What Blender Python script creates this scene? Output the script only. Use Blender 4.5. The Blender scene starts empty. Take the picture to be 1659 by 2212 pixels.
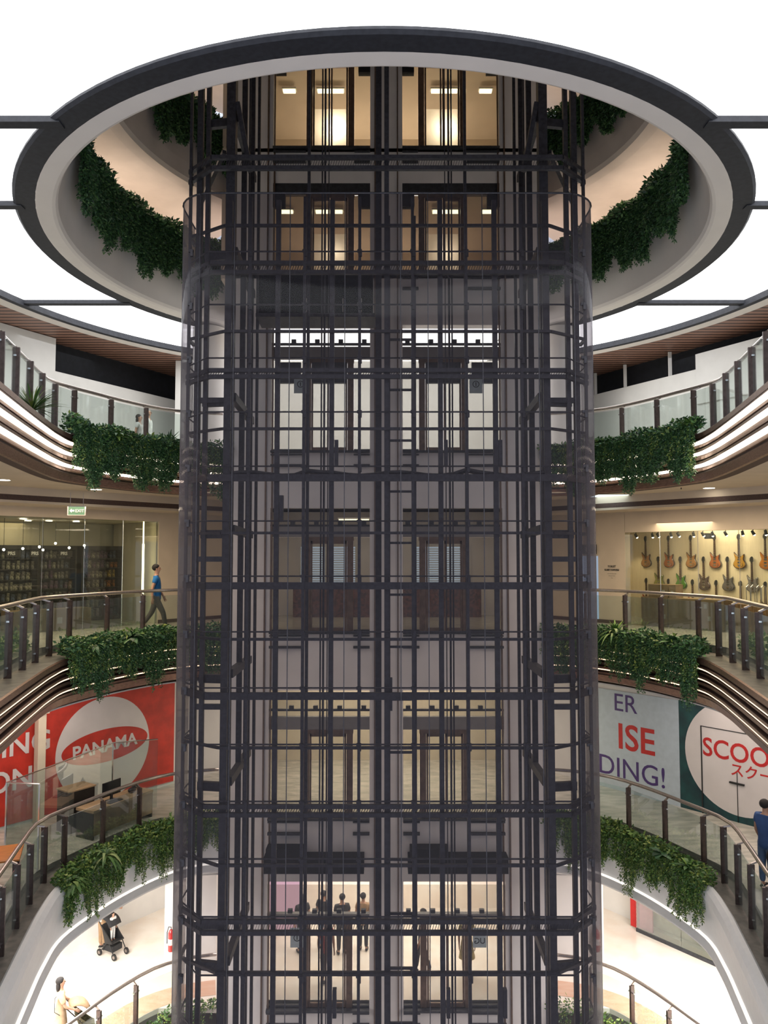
import bpy, math, random
import numpy as np
from mathutils import Vector, Matrix
random.seed(7); rng = np.random.default_rng(7)
SC = bpy.context.scene
COL = SC.collection
R = math.radians

# ------------------------------------------------------------------ camera, world, exposure
EYE = 1.98
cd = bpy.data.cameras.new('camera'); cam = bpy.data.objects.new('camera', cd); COL.objects.link(cam)
cam.location = (0, 0, EYE); cam.rotation_euler = (R(90 + 3.2), 0, 0)
cd.sensor_fit = 'HORIZONTAL'; cd.sensor_width = 36.0; cd.lens = 1660 / 1659 * 36.0
cd.clip_end = 200; cd.clip_start = 0.05
SC.camera = cam
w = bpy.data.worlds.new('world'); SC.world = w; w.use_nodes = True
w.node_tree.nodes['Background'].inputs[0].default_value = (0.80, 0.86, 1.0, 1)
w.node_tree.nodes['Background'].inputs[1].default_value = 1.1
SC.view_settings.view_transform = 'Standard'; SC.view_settings.look = 'None'
SC.view_settings.gamma = 1.0; SC.view_settings.exposure = 0.0; SC.view_settings.use_curve_mapping = False
SC.cycles.use_denoising = True
SC.cycles.max_bounces = 8; SC.cycles.diffuse_bounces = 3; SC.cycles.glossy_bounces = 3
SC.cycles.transparent_max_bounces = 24; SC.cycles.transmission_bounces = 6
SC.cycles.sample_clamp_indirect = 4.0; SC.cycles.caustics_reflective = False; SC.cycles.caustics_refractive = False
CEIL_GLOW = 4.4        # luminous skylight panels
STRIP_GLOW = 9.0       # warm strips in the fascias

def area(name, loc, size, power, color=(1, .86, .68), rot=(0, 0, 0), sy=None, spread=None):
    l = bpy.data.lights.new(name, 'AREA'); l.energy = power; l.color = color; l.size = size
    if sy: l.shape = 'RECTANGLE'; l.size_y = sy
    if spread: l.spread = R(spread)
    o = bpy.data.objects.new(name, l); COL.objects.link(o); o.location = loc; o.rotation_euler = rot
    return o
def spot(name, loc, target, power, color=(1, .82, .6), size=60, blend=.6, rad=.04):
    l = bpy.data.lights.new(name, 'SPOT'); l.energy = power; l.color = color; l.spot_size = R(size); l.spot_blend = blend
    l.shadow_soft_size = rad
    o = bpy.data.objects.new(name, l); COL.objects.link(o); o.location = loc
    o.rotation_euler = (Vector(target) - Vector(loc)).to_track_quat('-Z', 'Y').to_euler()
    return o
for s in (-1, 1):
    nm = 'left' if s < 0 else 'right'
    area('downlight_glow_shop_' + nm, (s * 7.3, 18.3, 3.15), 4.6, 170, (1, .80, .56), rot=(0, 0, math.atan2(-3.6, 3 * s)), sy=1.2)
    area('downlight_glow_walk_' + nm, (s * 7.6, 13.0, 3.2), 2.0, 90, (1, .80, .56), sy=5)
    area('downlight_glow_banner_' + nm, (s * 7.9, 17.2, -1.45), 2.2, 105, (1, .84, .74), sy=5)
    area('downlight_glow_lower_' + nm, (s * 8.2, 16.6, -6.3), 3.2, 1200, (1, .97, .93), sy=7)
    area('downlight_glow_upper_' + nm, (s * 6.6, 19.6, 11.8), 1.2, 60, (1, .80, .62), sy=5)
    for a_ in (20, 50, 80): area('cove_uplight_' + nm, (s * 7.6 * math.cos(R(a_)), 16.9 + 7.6 * math.sin(R(a_)), 9.55), 1.0, 60, (1, .80, .64), rot=(R(180), 0, 0))  # added upward fill hidden behind the parapet, brightens the soffits above
    for a_ in (40, 80): area('cove_uplight_top_' + nm, (s * 7.0 * math.cos(R(a_)), 16.9 + 7.0 * math.sin(R(a_)), 13.0), 1.0, 60, (1, .82, .66), rot=(R(180), 0, 0))  # same added fill one storey up, unseen, lifts the roof and walls
    area('downlight_glow_top_' + nm, (s * 6.4, 19.4, 16.0), 1.2, 40, (1, .82, .64), sy=6)
    area('skylight_spill_' + nm, (s * 9.0, 23.2, 8.3), 3, 15, (.93, .96, 1.0), sy=3)
for z, p, c in ((14.9, 26, (1, .86, .62)), (11.6, 22, (1, .86, .62)), (8.1, 90, (.95, .97, 1)), (3.2, 60, (1, .88, .72)), (-1.5, 330, (1, .90, .76)), (-6.3, 480, (1, .94, .86))):
    area('lobby_lamp', (0.06, 23.0, z), 6, p, c, sy=2.5)

# ------------------------------------------------------------------ materials
MATS = {}
def mat(name, col, rough=.6, metal=0.0, var=.06, scale=6.0, bump=0.0, col2=None, coat=0.0, spec=.5, stretch=None):
    if name in MATS: return MATS[name]
    m = bpy.data.materials.new(name); m.use_nodes = True; nt = m.node_tree; n = nt.nodes; b = n['Principled BSDF']
    b.inputs['Roughness'].default_value = rough; b.inputs['Metallic'].default_value = metal
    b.inputs['Specular IOR Level'].default_value = spec
    if coat: b.inputs['Coat Weight'].default_value = coat; b.inputs['Coat Roughness'].default_value = .08
    c2 = col2 if col2 else tuple(max(0, c * (1 - var * 2)) for c in col)
    tc = n.new('ShaderNodeTexCoord'); no = n.new('ShaderNodeTexNoise'); no.inputs['Scale'].default_value = scale
    no.inputs['Detail'].default_value = 4
    mp = n.new('ShaderNodeMapping'); nt.links.new(tc.outputs['Object'], mp.inputs['Vector']); nt.links.new(mp.outputs[0], no.inputs['Vector'])
    if stretch: mp.inputs['Scale'].default_value = stretch
    r = n.new('ShaderNodeValToRGB'); r.color_ramp.elements[0].position = .35; r.color_ramp.elements[1].position = .65
    r.color_ramp.elements[0].color = (*c2, 1); r.color_ramp.elements[1].color = (*col, 1)
    nt.links.new(no.outputs['Fac'], r.inputs[0]); nt.links.new(r.outputs[0], b.inputs['Base Color'])
    if bump:
        bp = n.new('ShaderNodeBump'); bp.inputs['Strength'].default_value = bump; bp.inputs['Distance'].default_value = .02
        nt.links.new(no.outputs['Fac'], bp.inputs['Height']); nt.links.new(bp.outputs[0], b.inputs['Normal'])
    MATS[name] = m; return m
def emit(name, col, strength):
    if name in MATS: return MATS[name]
    m = bpy.data.materials.new(name); m.use_nodes = True; nt = m.node_tree; nt.nodes.clear()
    e = nt.nodes.new('ShaderNodeEmission'); e.inputs[0].default_value = (*col, 1); e.inputs[1].default_value = strength
    o = nt.nodes.new('ShaderNodeOutputMaterial'); nt.links.new(e.outputs[0], o.inputs[0]); MATS[name] = m; return m
def glass(name, tint, veil=0.05, veilcol=(.5, .5, .52), edge=.5, gloss=1.0, rough=.03, ior=1.45, blend=.25):
    """thin architectural glass: tinted see-through, a film that scatters a little light, Fresnel reflection"""
    m = bpy.data.materials.new(name); m.use_nodes = True; nt = m.node_tree; nt.nodes.clear(); N = nt.nodes.new; L = nt.links.new
    t = N('ShaderNodeBsdfTransparent'); t.inputs[0].default_value = (*tint, 1)
    d = N('ShaderNodeBsdfDiffuse'); d.inputs[0].default_value = (*veilcol, 1)
    g = N('ShaderNodeBsdfGlossy'); g.inputs['Roughness'].default_value = rough; g.inputs[0].default_value = (.9, .92, .95, 1)
    lw = N('ShaderNodeLayerWeight'); lw.inputs['Blend'].default_value = blend
    ma = N('ShaderNodeMath'); ma.operation = 'MULTIPLY_ADD'; ma.inputs[1].default_value = edge; ma.inputs[2].default_value = veil; ma.use_clamp = True
    L(lw.outputs['Facing'], ma.inputs[0])
    x1 = N('ShaderNodeMixShader'); L(ma.outputs[0], x1.inputs[0]); L(t.outputs[0], x1.inputs[1]); L(d.outputs[0], x1.inputs[2])
    fr = N('ShaderNodeFresnel'); fr.inputs['IOR'].default_value = ior
    mg = N('ShaderNodeMath'); mg.operation = 'MULTIPLY'; mg.inputs[1].default_value = gloss; L(fr.outputs[0], mg.inputs[0])
    x2 = N('ShaderNodeMixShader'); L(mg.outputs[0], x2.inputs[0]); L(x1.outputs[0], x2.inputs[1]); L(g.outputs[0], x2.inputs[2])
    o = N('ShaderNodeOutputMaterial'); L(x2.outputs[0], o.inputs[0]); MATS[name] = m; return m
def leafmat(name, a, b, c):
    m = bpy.data.materials.new(name); m.use_nodes = True; nt = m.node_tree; n = nt.nodes; bs = n['Principled BSDF']
    g = n.new('ShaderNodeNewGeometry'); r = n.new('ShaderNodeValToRGB'); r.color_ramp.elements[0].color = (*a, 1)
    r.color_ramp.elements[1].color = (*c, 1); e = r.color_ramp.elements.new(.55); e.color = (*b, 1)
    nt.links.new(g.outputs['Random Per Island'], r.inputs[0]); nt.links.new(r.outputs[0], bs.inputs['Base Color'])
    bs.inputs['Roughness'].default_value = .5; MATS[name] = m; return m

M_white = mat('white_paint', (.66, .645, .62), .7, var=.03, scale=2)
M_core = mat('grey_white_board', (.74, .70, .68), .75, var=.05, scale=1.3)
M_beige = mat('beige_plaster', (.60, .50, .385), .75, var=.04, scale=2)
M_cream = mat('cream_panel', (.66, .58, .44), .6, var=.05, scale=2)
M_ring = mat('ring_white_plaster', (.70, .655, .62), .7, var=.02, scale=2)
M_upper = mat('upper_fascia_plaster', (.56, .50, .455), .8, var=.04, scale=2)
M_ringdark = mat('matt_dark_ring_metal', (.028, .030, .038), .6, .0, var=.15, scale=12, spec=.25)
M_dark = mat('dark_charcoal_metal', (.045, .047, .055), .5, .2, var=.2, scale=12)
M_steel = mat('dark_painted_steel', (.058, .056, .068), .5, .3, var=.2, scale=15)
M_rail = mat('satin_steel', (.42, .37, .34), .28, .9, var=.08, scale=20)
M_post = mat('bronze_post_metal', (.10, .072, .066), .38, .55, var=.15, scale=15)
M_clip = mat('polished_clip_metal', (.8, .8, .8), .15, 1, var=.05)
M_copper = mat('brushed_copper_trim', (.32, .19, .145), .32, .65, var=.2, scale=10, stretch=(1, 1, 8))
M_copperd = mat('dark_copper_groove', (.07, .035, .028), .5, .4, var=.2)
M_brown = mat('dark_brown_soffit', (.085, .05, .04), .8, var=.15, scale=40)
M_stone = mat('grey_ledge_stone', (.20, .18, .155), .45, var=.3, scale=5, col2=(.11, .10, .09))
M_floor = mat('veined_marble_floor', (.64, .60, .51), .22, var=.2, scale=2.2, col2=(.42, .41, .35), stretch=(1, 2.5, 1), spec=.5)
M_floorw = mat('pale_marble_floor', (.86, .80, .72), .2, var=.1, scale=1.5, col2=(.80, .70, .60))
M_pink = mat('pink_marble_band', (.62, .36, .24), .25, var=.15, scale=2, col2=(.66, .44, .32), stretch=(1, 3, 1))
M_bronze = mat('bronze_door_frame', (.17, .115, .085), .4, .6, var=.15, scale=8)
M_black = mat('black_void_lining', (.008, .009, .013), .9, var=.2)
M_shelf = mat('black_brown_shelf', (.018, .013, .011), .5, var=.3)
M_wood = mat('warm_wood', (.42, .20, .07), .45, var=.25, scale=5, stretch=(1, 9, 1))
M_card = mat('brown_cardboard', (.36, .24, .13), .75, var=.1, scale=4)
M_shopwall = mat('striped_shop_timber', (.86, .74, .54), .55, var=.06, scale=9, stretch=(8, 8, .2))
M_skin = mat('skin', (.42, .23, .15), .5, var=.06)
M_hair = mat('dark_hair', (.012, .009, .008), .85, var=.2, scale=30)
M_screen = mat('black_screen', (.01, .01, .012), .2, var=.1)
M_rubber = mat('black_rubber', (.015, .015, .016), .6, var=.2)
M_led = emit('warm_led_strip', (1, .80, .62), STRIP_GLOW)
M_ledw = emit('white_led_rim', (1, .93, .84), 1.25)
M_led0 = emit('amber_led_strip', (1, .72, .46), 2.4)
M_lamp = emit('downlight_glow', (1, .93, .80), 14)
M_sky = emit('luminous_skylight', (1, 1, 1), CEIL_GLOW)
M_tube = emit('lobby_tube', (1, .90, .55), 5)
G_shaft = glass('smoked_shaft_glass', (.66, .64, .66), .07, (.15, .14, .16), .80, .14, .06, blend=.36)
G_bal = glass('clear_balustrade_glass', (.86, .91, .89), .03, (.6, .64, .62), .10, .22, .03)
G_shop = glass('shopfront_glass', (.90, .93, .88), .01, (.6, .62, .58), .05, .8, .02)
G_door = glass('lift_door_glass', (.84, .84, .80), .05, (.5, .49, .46), .1, .6, .1)
L_dark = leafmat('deep_green_leaf', (.014, .045, .020), (.045, .13, .050), (.12, .25, .07))
L_mid = leafmat('mid_green_leaf', (.03, .08, .018), (.085, .18, .045), (.28, .34, .07))
L_light = leafmat('light_green_leaf', (.03, .10, .02), (.09, .20, .04), (.25, .38, .08))
L_stripe = leafmat('cream_green_leaf', (.03, .09, .03), (.12, .24, .06), (.42, .46, .20))

# slatted timber soffit: boards and dark gaps across the width
def slatmat():
    m = bpy.data.materials.new('slatted_timber_soffit'); m.use_nodes = True; nt = m.node_tree; n = nt.nodes; b = n['Principled BSDF']
    tc = n.new('ShaderNodeTexCoord'); sx = n.new('ShaderNodeSeparateXYZ'); nt.links.new(tc.outputs['Object'], sx.inputs[0])
    mu = n.new('ShaderNodeMath'); mu.operation = 'MULTIPLY'; mu.inputs[1].default_value = 3.6; nt.links.new(sx.outputs['Y'], mu.inputs[0])
    fr = n.new('ShaderNodeMath'); fr.operation = 'FRACT'; nt.links.new(mu.outputs[0], fr.inputs[0])
    r = n.new('ShaderNodeValToRGB'); r.color_ramp.elements[0].position = 0; r.color_ramp.elements[0].color = (.035, .018, .014, 1)
    r.color_ramp.elements[1].position = 1; r.color_ramp.elements[1].color = (.05, .024, .018, 1)
    for p, c in ((.18, (.06, .03, .023, 1)), (.35, (.30, .165, .12, 1)), (.8, (.26, .14, .10, 1))):
        e = r.color_ramp.elements.new(p); e.color = c
    nt.links.new(fr.outputs[0], r.inputs[0]); nt.links.new(r.outputs[0], b.inputs['Base Color']); b.inputs['Roughness'].default_value = .5
    MATS[m.name] = m; return m
M_slat = slatmat()

# ------------------------------------------------------------------ mesh builder
class MB:
    def __init__(s): s.v = []; s.f = []; s.m = []
    def add(s, vs, fs, mi=0):
        o = len(s.v); s.v += [tuple(v) for v in vs]; s.f += [tuple(i + o for i in f) for f in fs]; s.m += [mi] * len(fs); return s
    def box(s, c, d, rz=0, mi=0):
        x, y, z = (q / 2 for q in d); cs, sn = math.cos(rz), math.sin(rz); vs = []
        for dz in (-z, z):
            for dx, dy in ((-x, -y), (x, -y), (x, y), (-x, y)):
                vs.append((c[0] + dx * cs - dy * sn, c[1] + dx * sn + dy * cs, c[2] + dz))
        return s.add(vs, [(3, 2, 1, 0), (4, 5, 6, 7), (0, 1, 5, 4), (1, 2, 6, 5), (2, 3, 7, 6), (3, 0, 4, 7)], mi)
    def b2(s, x0, x1, y0, y1, z0, z1, mi=0): return s.box(((x0 + x1) / 2, (y0 + y1) / 2, (z0 + z1) / 2), (abs(x1 - x0), abs(y1 - y0), abs(z1 - z0)), 0, mi)
    def bar(s, p, q, w_, h_, mi=0):
        p, q = Vector(p), Vector(q); d = (q - p); 
        if d.length < 1e-6: return s
        d.normalize(); up = Vector((0, 0, 1)) if abs(d.z) < .95 else Vector((0, 1, 0))
        a = d.cross(up).normalized() * w_ / 2; b = a.cross(d).normalized() * h_ / 2
        vs = [p - a - b, p + a - b, p + a + b, p - a + b, q - a - b, q + a - b, q + a + b, q - a + b]
        return s.add(vs, [(3, 2, 1, 0), (4, 5, 6, 7), (0, 1, 5, 4), (1, 2, 6, 5), (2, 3, 7, 6), (3, 0, 4, 7)], mi)
    def tube(s, pts, r, n=8, mi=0, cap=True):
        pts = [Vector(p) for p in pts]; rr = r if hasattr(r, '__len__') else [r] * len(pts); o = len(s.v)
        for i, p in enumerate(pts):
            d = (pts[min(i + 1, len(pts) - 1)] - pts[max(i - 1, 0)]).normalized()
            up = Vector((0, 0, 1)) if abs(d.z) < .9 else Vector((0, 1, 0))
            a = d.cross(up).normalized(); b = d.cross(a).normalized()
            for k in range(n):
                t = 2 * math.pi * k / n; q = p + (a * math.cos(t) + b * math.sin(t)) * rr[i]; s.v.append(tuple(q))
        for i in range(len(pts) - 1):
            for k in range(n):
                s.f.append((o + i * n + k, o + i * n + (k + 1) % n, o + (i + 1) * n + (k + 1) % n, o + (i + 1) * n + k)); s.m.append(mi)
        if cap:
            s.f.append(tuple(o + k for k in reversed(range(n)))); s.m.append(mi)
            s.f.append(tuple(o + (len(pts) - 1) * n + k for k in range(n))); s.m.append(mi)
        return s
    def lathe(s, prof, c=(0, 0, 0), n=24, mi=0, sx=1, sy=1):
        o = len(s.v)
        for r, z in prof:
            for k in range(n):
                t = 2 * math.pi * k / n; s.v.append((c[0] + r * math.cos(t) * sx, c[1] + r * math.sin(t) * sy, c[2] + z))
        for i in range(len(prof) - 1):
            for k in range(n):
                s.f.append((o + i * n + k, o + i * n + (k + 1) % n, o + (i + 1) * n + (k + 1) % n, o + (i + 1) * n + k)); s.m.append(mi)
        return s
    def ball(s, c, r, n=10, mi=0, sc=(1, 1, 1)):
        o = len(s.v); m_ = n // 2 + 1
        for i in range(m_ + 1):
            a = math.pi * i / m_
            for k in range(n):
                t = 2 * math.pi * k / n
                s.v.append((c[0] + r * sc[0] * math.sin(a) * math.cos(t), c[1] + r * sc[1] * math.sin(a) * math.sin(t), c[2] + r * sc[2] * math.cos(a)))
        for i in range(m_):
            for k in range(n):
                s.f.append((o + i * n + k, o + (i + 1) * n + k, o + (i + 1) * n + (k + 1) % n, o + i * n + (k + 1) % n)); s.m.append(mi)
        return s
    def prism(s, poly, z0, z1, mi=0):
        n = len(poly); vs = [(x, y, z0) for x, y in poly] + [(x, y, z1) for x, y in poly]
        fs = [tuple(reversed(range(n))), tuple(range(n, 2 * n))] + [(i, (i + 1) % n, n + (i + 1) % n, n + i) for i in range(n)]
        return s.add(vs, fs, mi)
    def strip(s, A, B, mi=0):
        n = len(A); return s.add(list(A) + list(B), [(i, i + 1, n + i + 1, n + i) for i in range(n - 1)], mi)
    def build(s, name, mats, parent=None, smooth=False, bevel=0):
        me = bpy.data.meshes.new(name); me.from_pydata([tuple(v) for v in s.v], [], s.f)
        if not isinstance(mats, (list, tuple)): mats = [mats]
        for m in mats: me.materials.append(m)
        me.polygons.foreach_set('material_index', s.m)
        if smooth: me.polygons.foreach_set('use_smooth', [True] * len(s.f))
        me.update(); o = bpy.data.objects.new(name, me); COL.objects.link(o)
        if parent: o.parent = parent
        if bevel:
            b = o.modifiers.new('bevel', 'BEVEL'); b.width = bevel; b.segments = 2
        return o
def empty(name, loc=(0, 0, 0), rz=0):
    o = bpy.data.objects.new(name, None); COL.objects.link(o); o.location = loc; o.rotation_euler = (0, 0, rz); o.empty_display_size = .1; return o
def tag(o, label=None, cat=None, group=None, kind=None):
    if label: o['label'] = label
    if cat: o['category'] = cat
    if group: o['group'] = group
    if kind: o['kind'] = kind
    return o
def struct(o, label=None, cat=None):
    o['kind'] = 'structure'
    if label: o['label'] = label
    if cat: o['category'] = cat
    return o
def dup(root, loc=None, rz=None, label=None, group=None):
    r = root.copy(); COL.objects.link(r)
    if loc is not None: r.location = loc
    if rz is not None: r.rotation_euler = (0, 0, rz)
    if label: r['label'] = label
    if group: r['group'] = group
    for ch in list(root.children):
        c = ch.copy(); COL.objects.link(c); c.parent = r
        for g in ch.children:
            d = g.copy(); COL.objects.link(d); d.parent = c
    return r
def text(body, size, loc, rot, m, parent=None, name='lettering', ext=.004, align='LEFT', bold=0.0, sx=1.0, shear=0):
    c = bpy.data.curves.new(name, 'FONT'); c.body = body; c.size = size; c.extrude = ext; c.align_x = align; c.offset = bold; c.shear = shear
    c.materials.append(m); c.resolution_u = 4
    o = bpy.data.objects.new(name, c); COL.objects.link(o); o.rotation_euler = rot; o.location = loc; o.scale = (sx, 1, 1)
    bpy.context.view_layer.update(); dg = bpy.context.evaluated_depsgraph_get()
    me = bpy.data.meshes.new_from_object(o.evaluated_get(dg)); bpy.data.objects.remove(o); bpy.data.curves.remove(c)
    o2 = bpy.data.objects.new(name, me); COL.objects.link(o2)
    o2.rotation_euler = rot; o2.location = loc; o2.scale = (sx, 1, 1)
    if parent: o2.parent = parent
    return o2
SIDE = {-1: 'left', 1: 'right'}

# ------------------------------------------------------------------ plan curves of the atrium opening
RAILP = [(4.3, 20.35), (5.0, 20.15), (5.65, 19.7), (6.2, 18.85), (6.7, 17.75), (7.12, 16.6), (6.97, 15.5), (6.72, 14.3), (6.47, 13.1), (6.22, 12.0), (5.97, 10.8), (5.72, 9.7), (5.45, 8.6), (5.2, 7.5)]
EDGEP = [(4.15, 20.0), (4.8, 19.8), (5.35, 19.3), (5.85, 18.5), (6.27, 17.5), (6.6, 16.2), (6.5, 15.1), (6.28, 14.0), (6.04, 12.9), (5.79, 11.8), (5.54, 10.7), (5.29, 9.6), (5.04, 8.6), (4.8, 7.5)]
def smooth(P, k=5):
    P = [np.array(p, float) for p in P]; out = []
    for i in range(len(P) - 1):
        p0 = P[max(i - 1, 0)]; p1 = P[i]; p2 = P[i + 1]; p3 = P[min(i + 2, len(P) - 1)]
        for j in range(k):
            t = j / k
            out.append(.5 * ((2 * p1) + (-p0 + p2) * t + (2 * p0 - 5 * p1 + 4 * p2 - p3) * t * t + (-p0 + 3 * p1 - 3 * p2 + p3) * t ** 3))
    out.append(P[-1]); return np.array(out)
RAIL, EDGE = smooth(RAILP), smooth(EDGEP)
def offs(C, d):
    """shift a right-hand plan curve by d away from the void"""
    T = np.gradient(C, axis=0); T /= np.linalg.norm(T, axis=1)[:, None]
    N = np.stack([-T[:, 1], T[:, 0]], 1)   # curve runs far -> near on the right side
    return C + N * d
def side(C, s): return [(s * x, y) for x, y in C]
def arclen(C):
    d = np.r_[0, np.cumsum(np.linalg.norm(np.diff(C, axis=0), axis=1))]; return d
def at_s(C, t):
    d = arclen(C); return np.array([np.interp(t, d, C[:, 0]), np.interp(t, d, C[:, 1])])
FL = {3: 12.85, 2: 9.4, 1: 4.7, 0: 0.0, -1: -4.7, -2: -9.4, -3: -14.1}
STOREY = {3: 'top storey', 2: 'storey above the ceiling ring', 1: 'upper storey', 0: 'shop storey', -1: 'banner storey', -2: 'bright lowest storey'}
XC = .06

# ------------------------------------------------------------------ floors, ledges, fascias, soffits
def sheet(name, C, z, m, outx=13.5, lobby=(20.0, 31.0), th=.12, down=False, nearY=None, lobbyx=None):
    mb = MB()
    for s in (-1, 1):
        A = [(s * x, y) for x, y in C if y <= lobby[0] + .001]
        A = [(s * 4.15, lobby[0])] + A
        B = [(s * outx, y) for x, y in A]
        for zz in (z, z - th):
            mb.strip([(x, y, zz) for x, y in A], [(x, y, zz) for x, y in B])
        mb.strip([(x, y, z) for x, y in A], [(x, y, z - th) for x, y in A])
    lx = lobbyx or outx
    for zz in (z, z - th): mb.add([(-lx, lobby[0], zz), (lx, lobby[0], zz), (lx, lobby[1], zz), (-lx, lobby[1], zz)], [(0, 1, 2, 3)])
    return struct(mb.build(name, m))
OUT = offs(RAIL, .22)
sheet('floor', OUT, 4.7, M_floor)
sheet('floor.001', OUT, 0.0, M_floor)
sheet('floor.002', OUT, -4.7, M_floor)
sheet('floor.003', OUT, -9.4, M_floorw)
mb = MB(); mb.b2(-14, 14, 2, 31, -14.3, -14.1); struct(mb.build('floor.004', M_floorw))
# pink stone band laid in the lowest floor round the opening
def bandplan(d0, d1, z, name, m, th=.004, i0=0, i1=None):
    mb = MB()
    for s in (-1, 1):
        A = side(offs(RAIL, d0)[i0:i1], s); B = side(offs(RAIL, d1)[i0:i1], s)
        mb.strip([(x, y, z) for x, y in A], [(x, y, z) for x, y in B])
    return struct(mb.build(name, m))
bandplan(.23, .95, -9.394, 'floor.005', M_pink)
# ceilings under each slab
def soff(name, d, z, m, **k): return sheet(name, offs(EDGE, d), z, m, **k)
soff('ceiling', .36, 3.62, M_beige, th=.03)
soff('ceiling.001', .35, -1.25, M_white, th=.03)
soff('ceiling.002', .35, -6.1, M_white, th=.03)

PROF = [(0, 0), (.03, -.02), (.03, -.12), (0, -.13), (0, -.155), (.07, -.165), (.07, -.185), ('L', .07, -.19), (-.02, -.235), (-.02, -.27), (.01, -.28), (.01, -.31), (-.02, -.315),
        (-.02, -.35), (.04, -.36), (.04, -.405), ('L', .04, -.41), (-.05, -.455), (-.05, -.49), (-.02, -.50), (-.02, -.56), (-.05, -.565), (-.05, -.60), (.02, -.61), (.02, -.655),
        ('L', .02, -.66), (-.08, -.705), (-.08, -.74), (-.05, -.75), (-.05, -.79), (-.08, -.795), (-.08, -.83), (-.13, -.98), (-.16, -1.0)]
def fascia(level, s):
    z0 = FL[level] - .17; mb = MB(); led = MB()
    C = EDGE; pts = []; em = []
    for q in PROF:
        if q[0] == 'L' and level == 0:   # glow put onto the lip face so the strip lines show from above
            pts.append(q[1:]); em.append(len(pts) - 1); pts.append((q[1] - .006, q[2] - .026)); continue
        if q[0] == 'L': em.append(len(pts) - 1); pts.append(q[1:]); em[-1] = len(pts) - 1
        else: pts.append(q)
    rows = []
    for o, dz in pts:
        P = offs(C, -o); rows.append([(s * x, y, z0 + dz) for x, y in P])
    for i in range(len(rows) - 1):
        if i in em: led.strip(rows[i], rows[i + 1])
        else:
            deep = pts[i][0] <= pts[i + 1][0] and abs(pts[i][1] - pts[i + 1][1]) < .012
            mb.strip(rows[i], rows[i + 1], 1 if (deep or (abs(pts[i][0] - pts[i + 1][0]) < .001 and abs(pts[i][1] - pts[i + 1][1]) > .02 and pts[i][0] in (-.02, -.05, -.08, 0) and abs(pts[i][1] - pts[i + 1][1]) < .04)) else 0)
    o = mb.build('trim_%d' % (level + 2 if s < 0 else level + 4), [M_copper, M_copperd], smooth=False)
    struct(o, 'copper fascia band of the %s, %s side of the opening' % (STOREY[level], SIDE[s]), 'fascia')
    e = led.build('light_strip', M_led if level == 1 else M_led0, o); e['label'] = 'glowing warm light strips'
    b = MB(); A = [(s * x, y, z0 - 1.0) for x, y in offs(C, .16)]; B = [(s * x, y, z0 - 1.0) for x, y in offs(C, .36)]
    B2 = [(x, y, z0 - .9) for x, y, z in B]
    b.strip(A, B); b.strip(B, B2); b.build('soffit_band', M_brown, o)
    return o
for lv in (1, 0):
    for s in (-1, 1): fascia(lv, s)
# stone ledges between posts and fascia
for i, lv in enumerate((1, 0, -1)):
    mb = MB(); z = FL[lv] - .17
    for s in (-1, 1):
        A = [(s * x, y, z) for x, y in EDGE]; B = [(s * x, y, z) for x, y in OUT]; B2 = [(x, y, FL[lv]) for x, y, _ in B]
        mb.strip(A, B); mb.strip(B, B2)
    struct(mb.build('trim_%d' % (10 + i), M_stone), 'grey stone ledge under the balustrade of the ' + STOREY[lv], 'ledge')
# white lower fascia with the lit rim
PW = [(-.12, .05), (-.06, .12), (0.02, .12), (.10, .05), (.12, -.1), (.06, -.5), (-.02, -.95), ('L', .04, -.98), (.10, -1.12), (.09, -1.16), (.05, -1.19), (-.07, -1.2), (-.2, -1.2)]
for s in (-1, 1):
    mb = MB(); led = MB(); rows = []; em = None
    pts = [q if q[0] != 'L' else q[1:] for q in PW]; em = 7 - 1
    for o, dz in pts: rows.append([(s * x, y, FL[-1] - .17 + dz) for x, y in offs(EDGE, -o)])
    for i in range(len(rows) - 1):
        (led if i == em else mb).strip(rows[i], rows[i + 1])
    o = mb.build('trim_%d' % (20 + s), mat('white_fascia_gloss', (.80, .80, .80), .45, var=.02), smooth=True)
    struct(o, 'white curved fascia with glowing rim under the banner storey, %s side' % SIDE[s], 'fascia')
    e = led.build('light_rim', M_ledw, o); e['label'] = 'glowing white light line'
# drop in the shop-storey ceiling
WL = {s: (Vector((s * 6.5, 22.5)), Vector((s * 9.5, 18.9))) for s in (-1, 1)}
def wallpt(s, t, off=0.0, A=None):
    """point on the splayed shop wall: t metres from its far end, off metres in front of it"""
    a, b = A or WL[s]; d = (b - a).normalized(); n = Vector((-s * abs(d.y), -abs(d.x)))
    return a + d * t + n * off
for s in (-1, 1):
    mb = MB(); e0, e1 = wallpt(s, -3.0, 1.2), wallpt(s, 8, 1.2); f0, f1 = wallpt(s, -3.0, -.4), wallpt(s, 8, -.4)
    mb.add([(*e0, 3.615), (*e1, 3.615), (*e1, 3.40), (*e0, 3.40)], [(0, 1, 2, 3)], 0)
    mb.add([(*e0, 3.40), (*e1, 3.40), (*e1, 3.27), (*e0, 3.27)], [(0, 1, 2, 3)], 1)
    mb.add([(*e0, 3.27), (*e1, 3.27), (*e1, 3.21), (*e0, 3.21)], [(0, 1, 2, 3)], 0)
    mb.add([(*e0, 3.21), (*e1, 3.21), (*f1, 3.21), (*f0, 3.21)], [(0, 1, 2, 3)], 0)
    struct(mb.build('ceiling.%03d' % (5 + s), [M_beige, M_brown]), 'lowered beige ceiling edge before the %s shop' % SIDE[s], 'ceiling')

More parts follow.
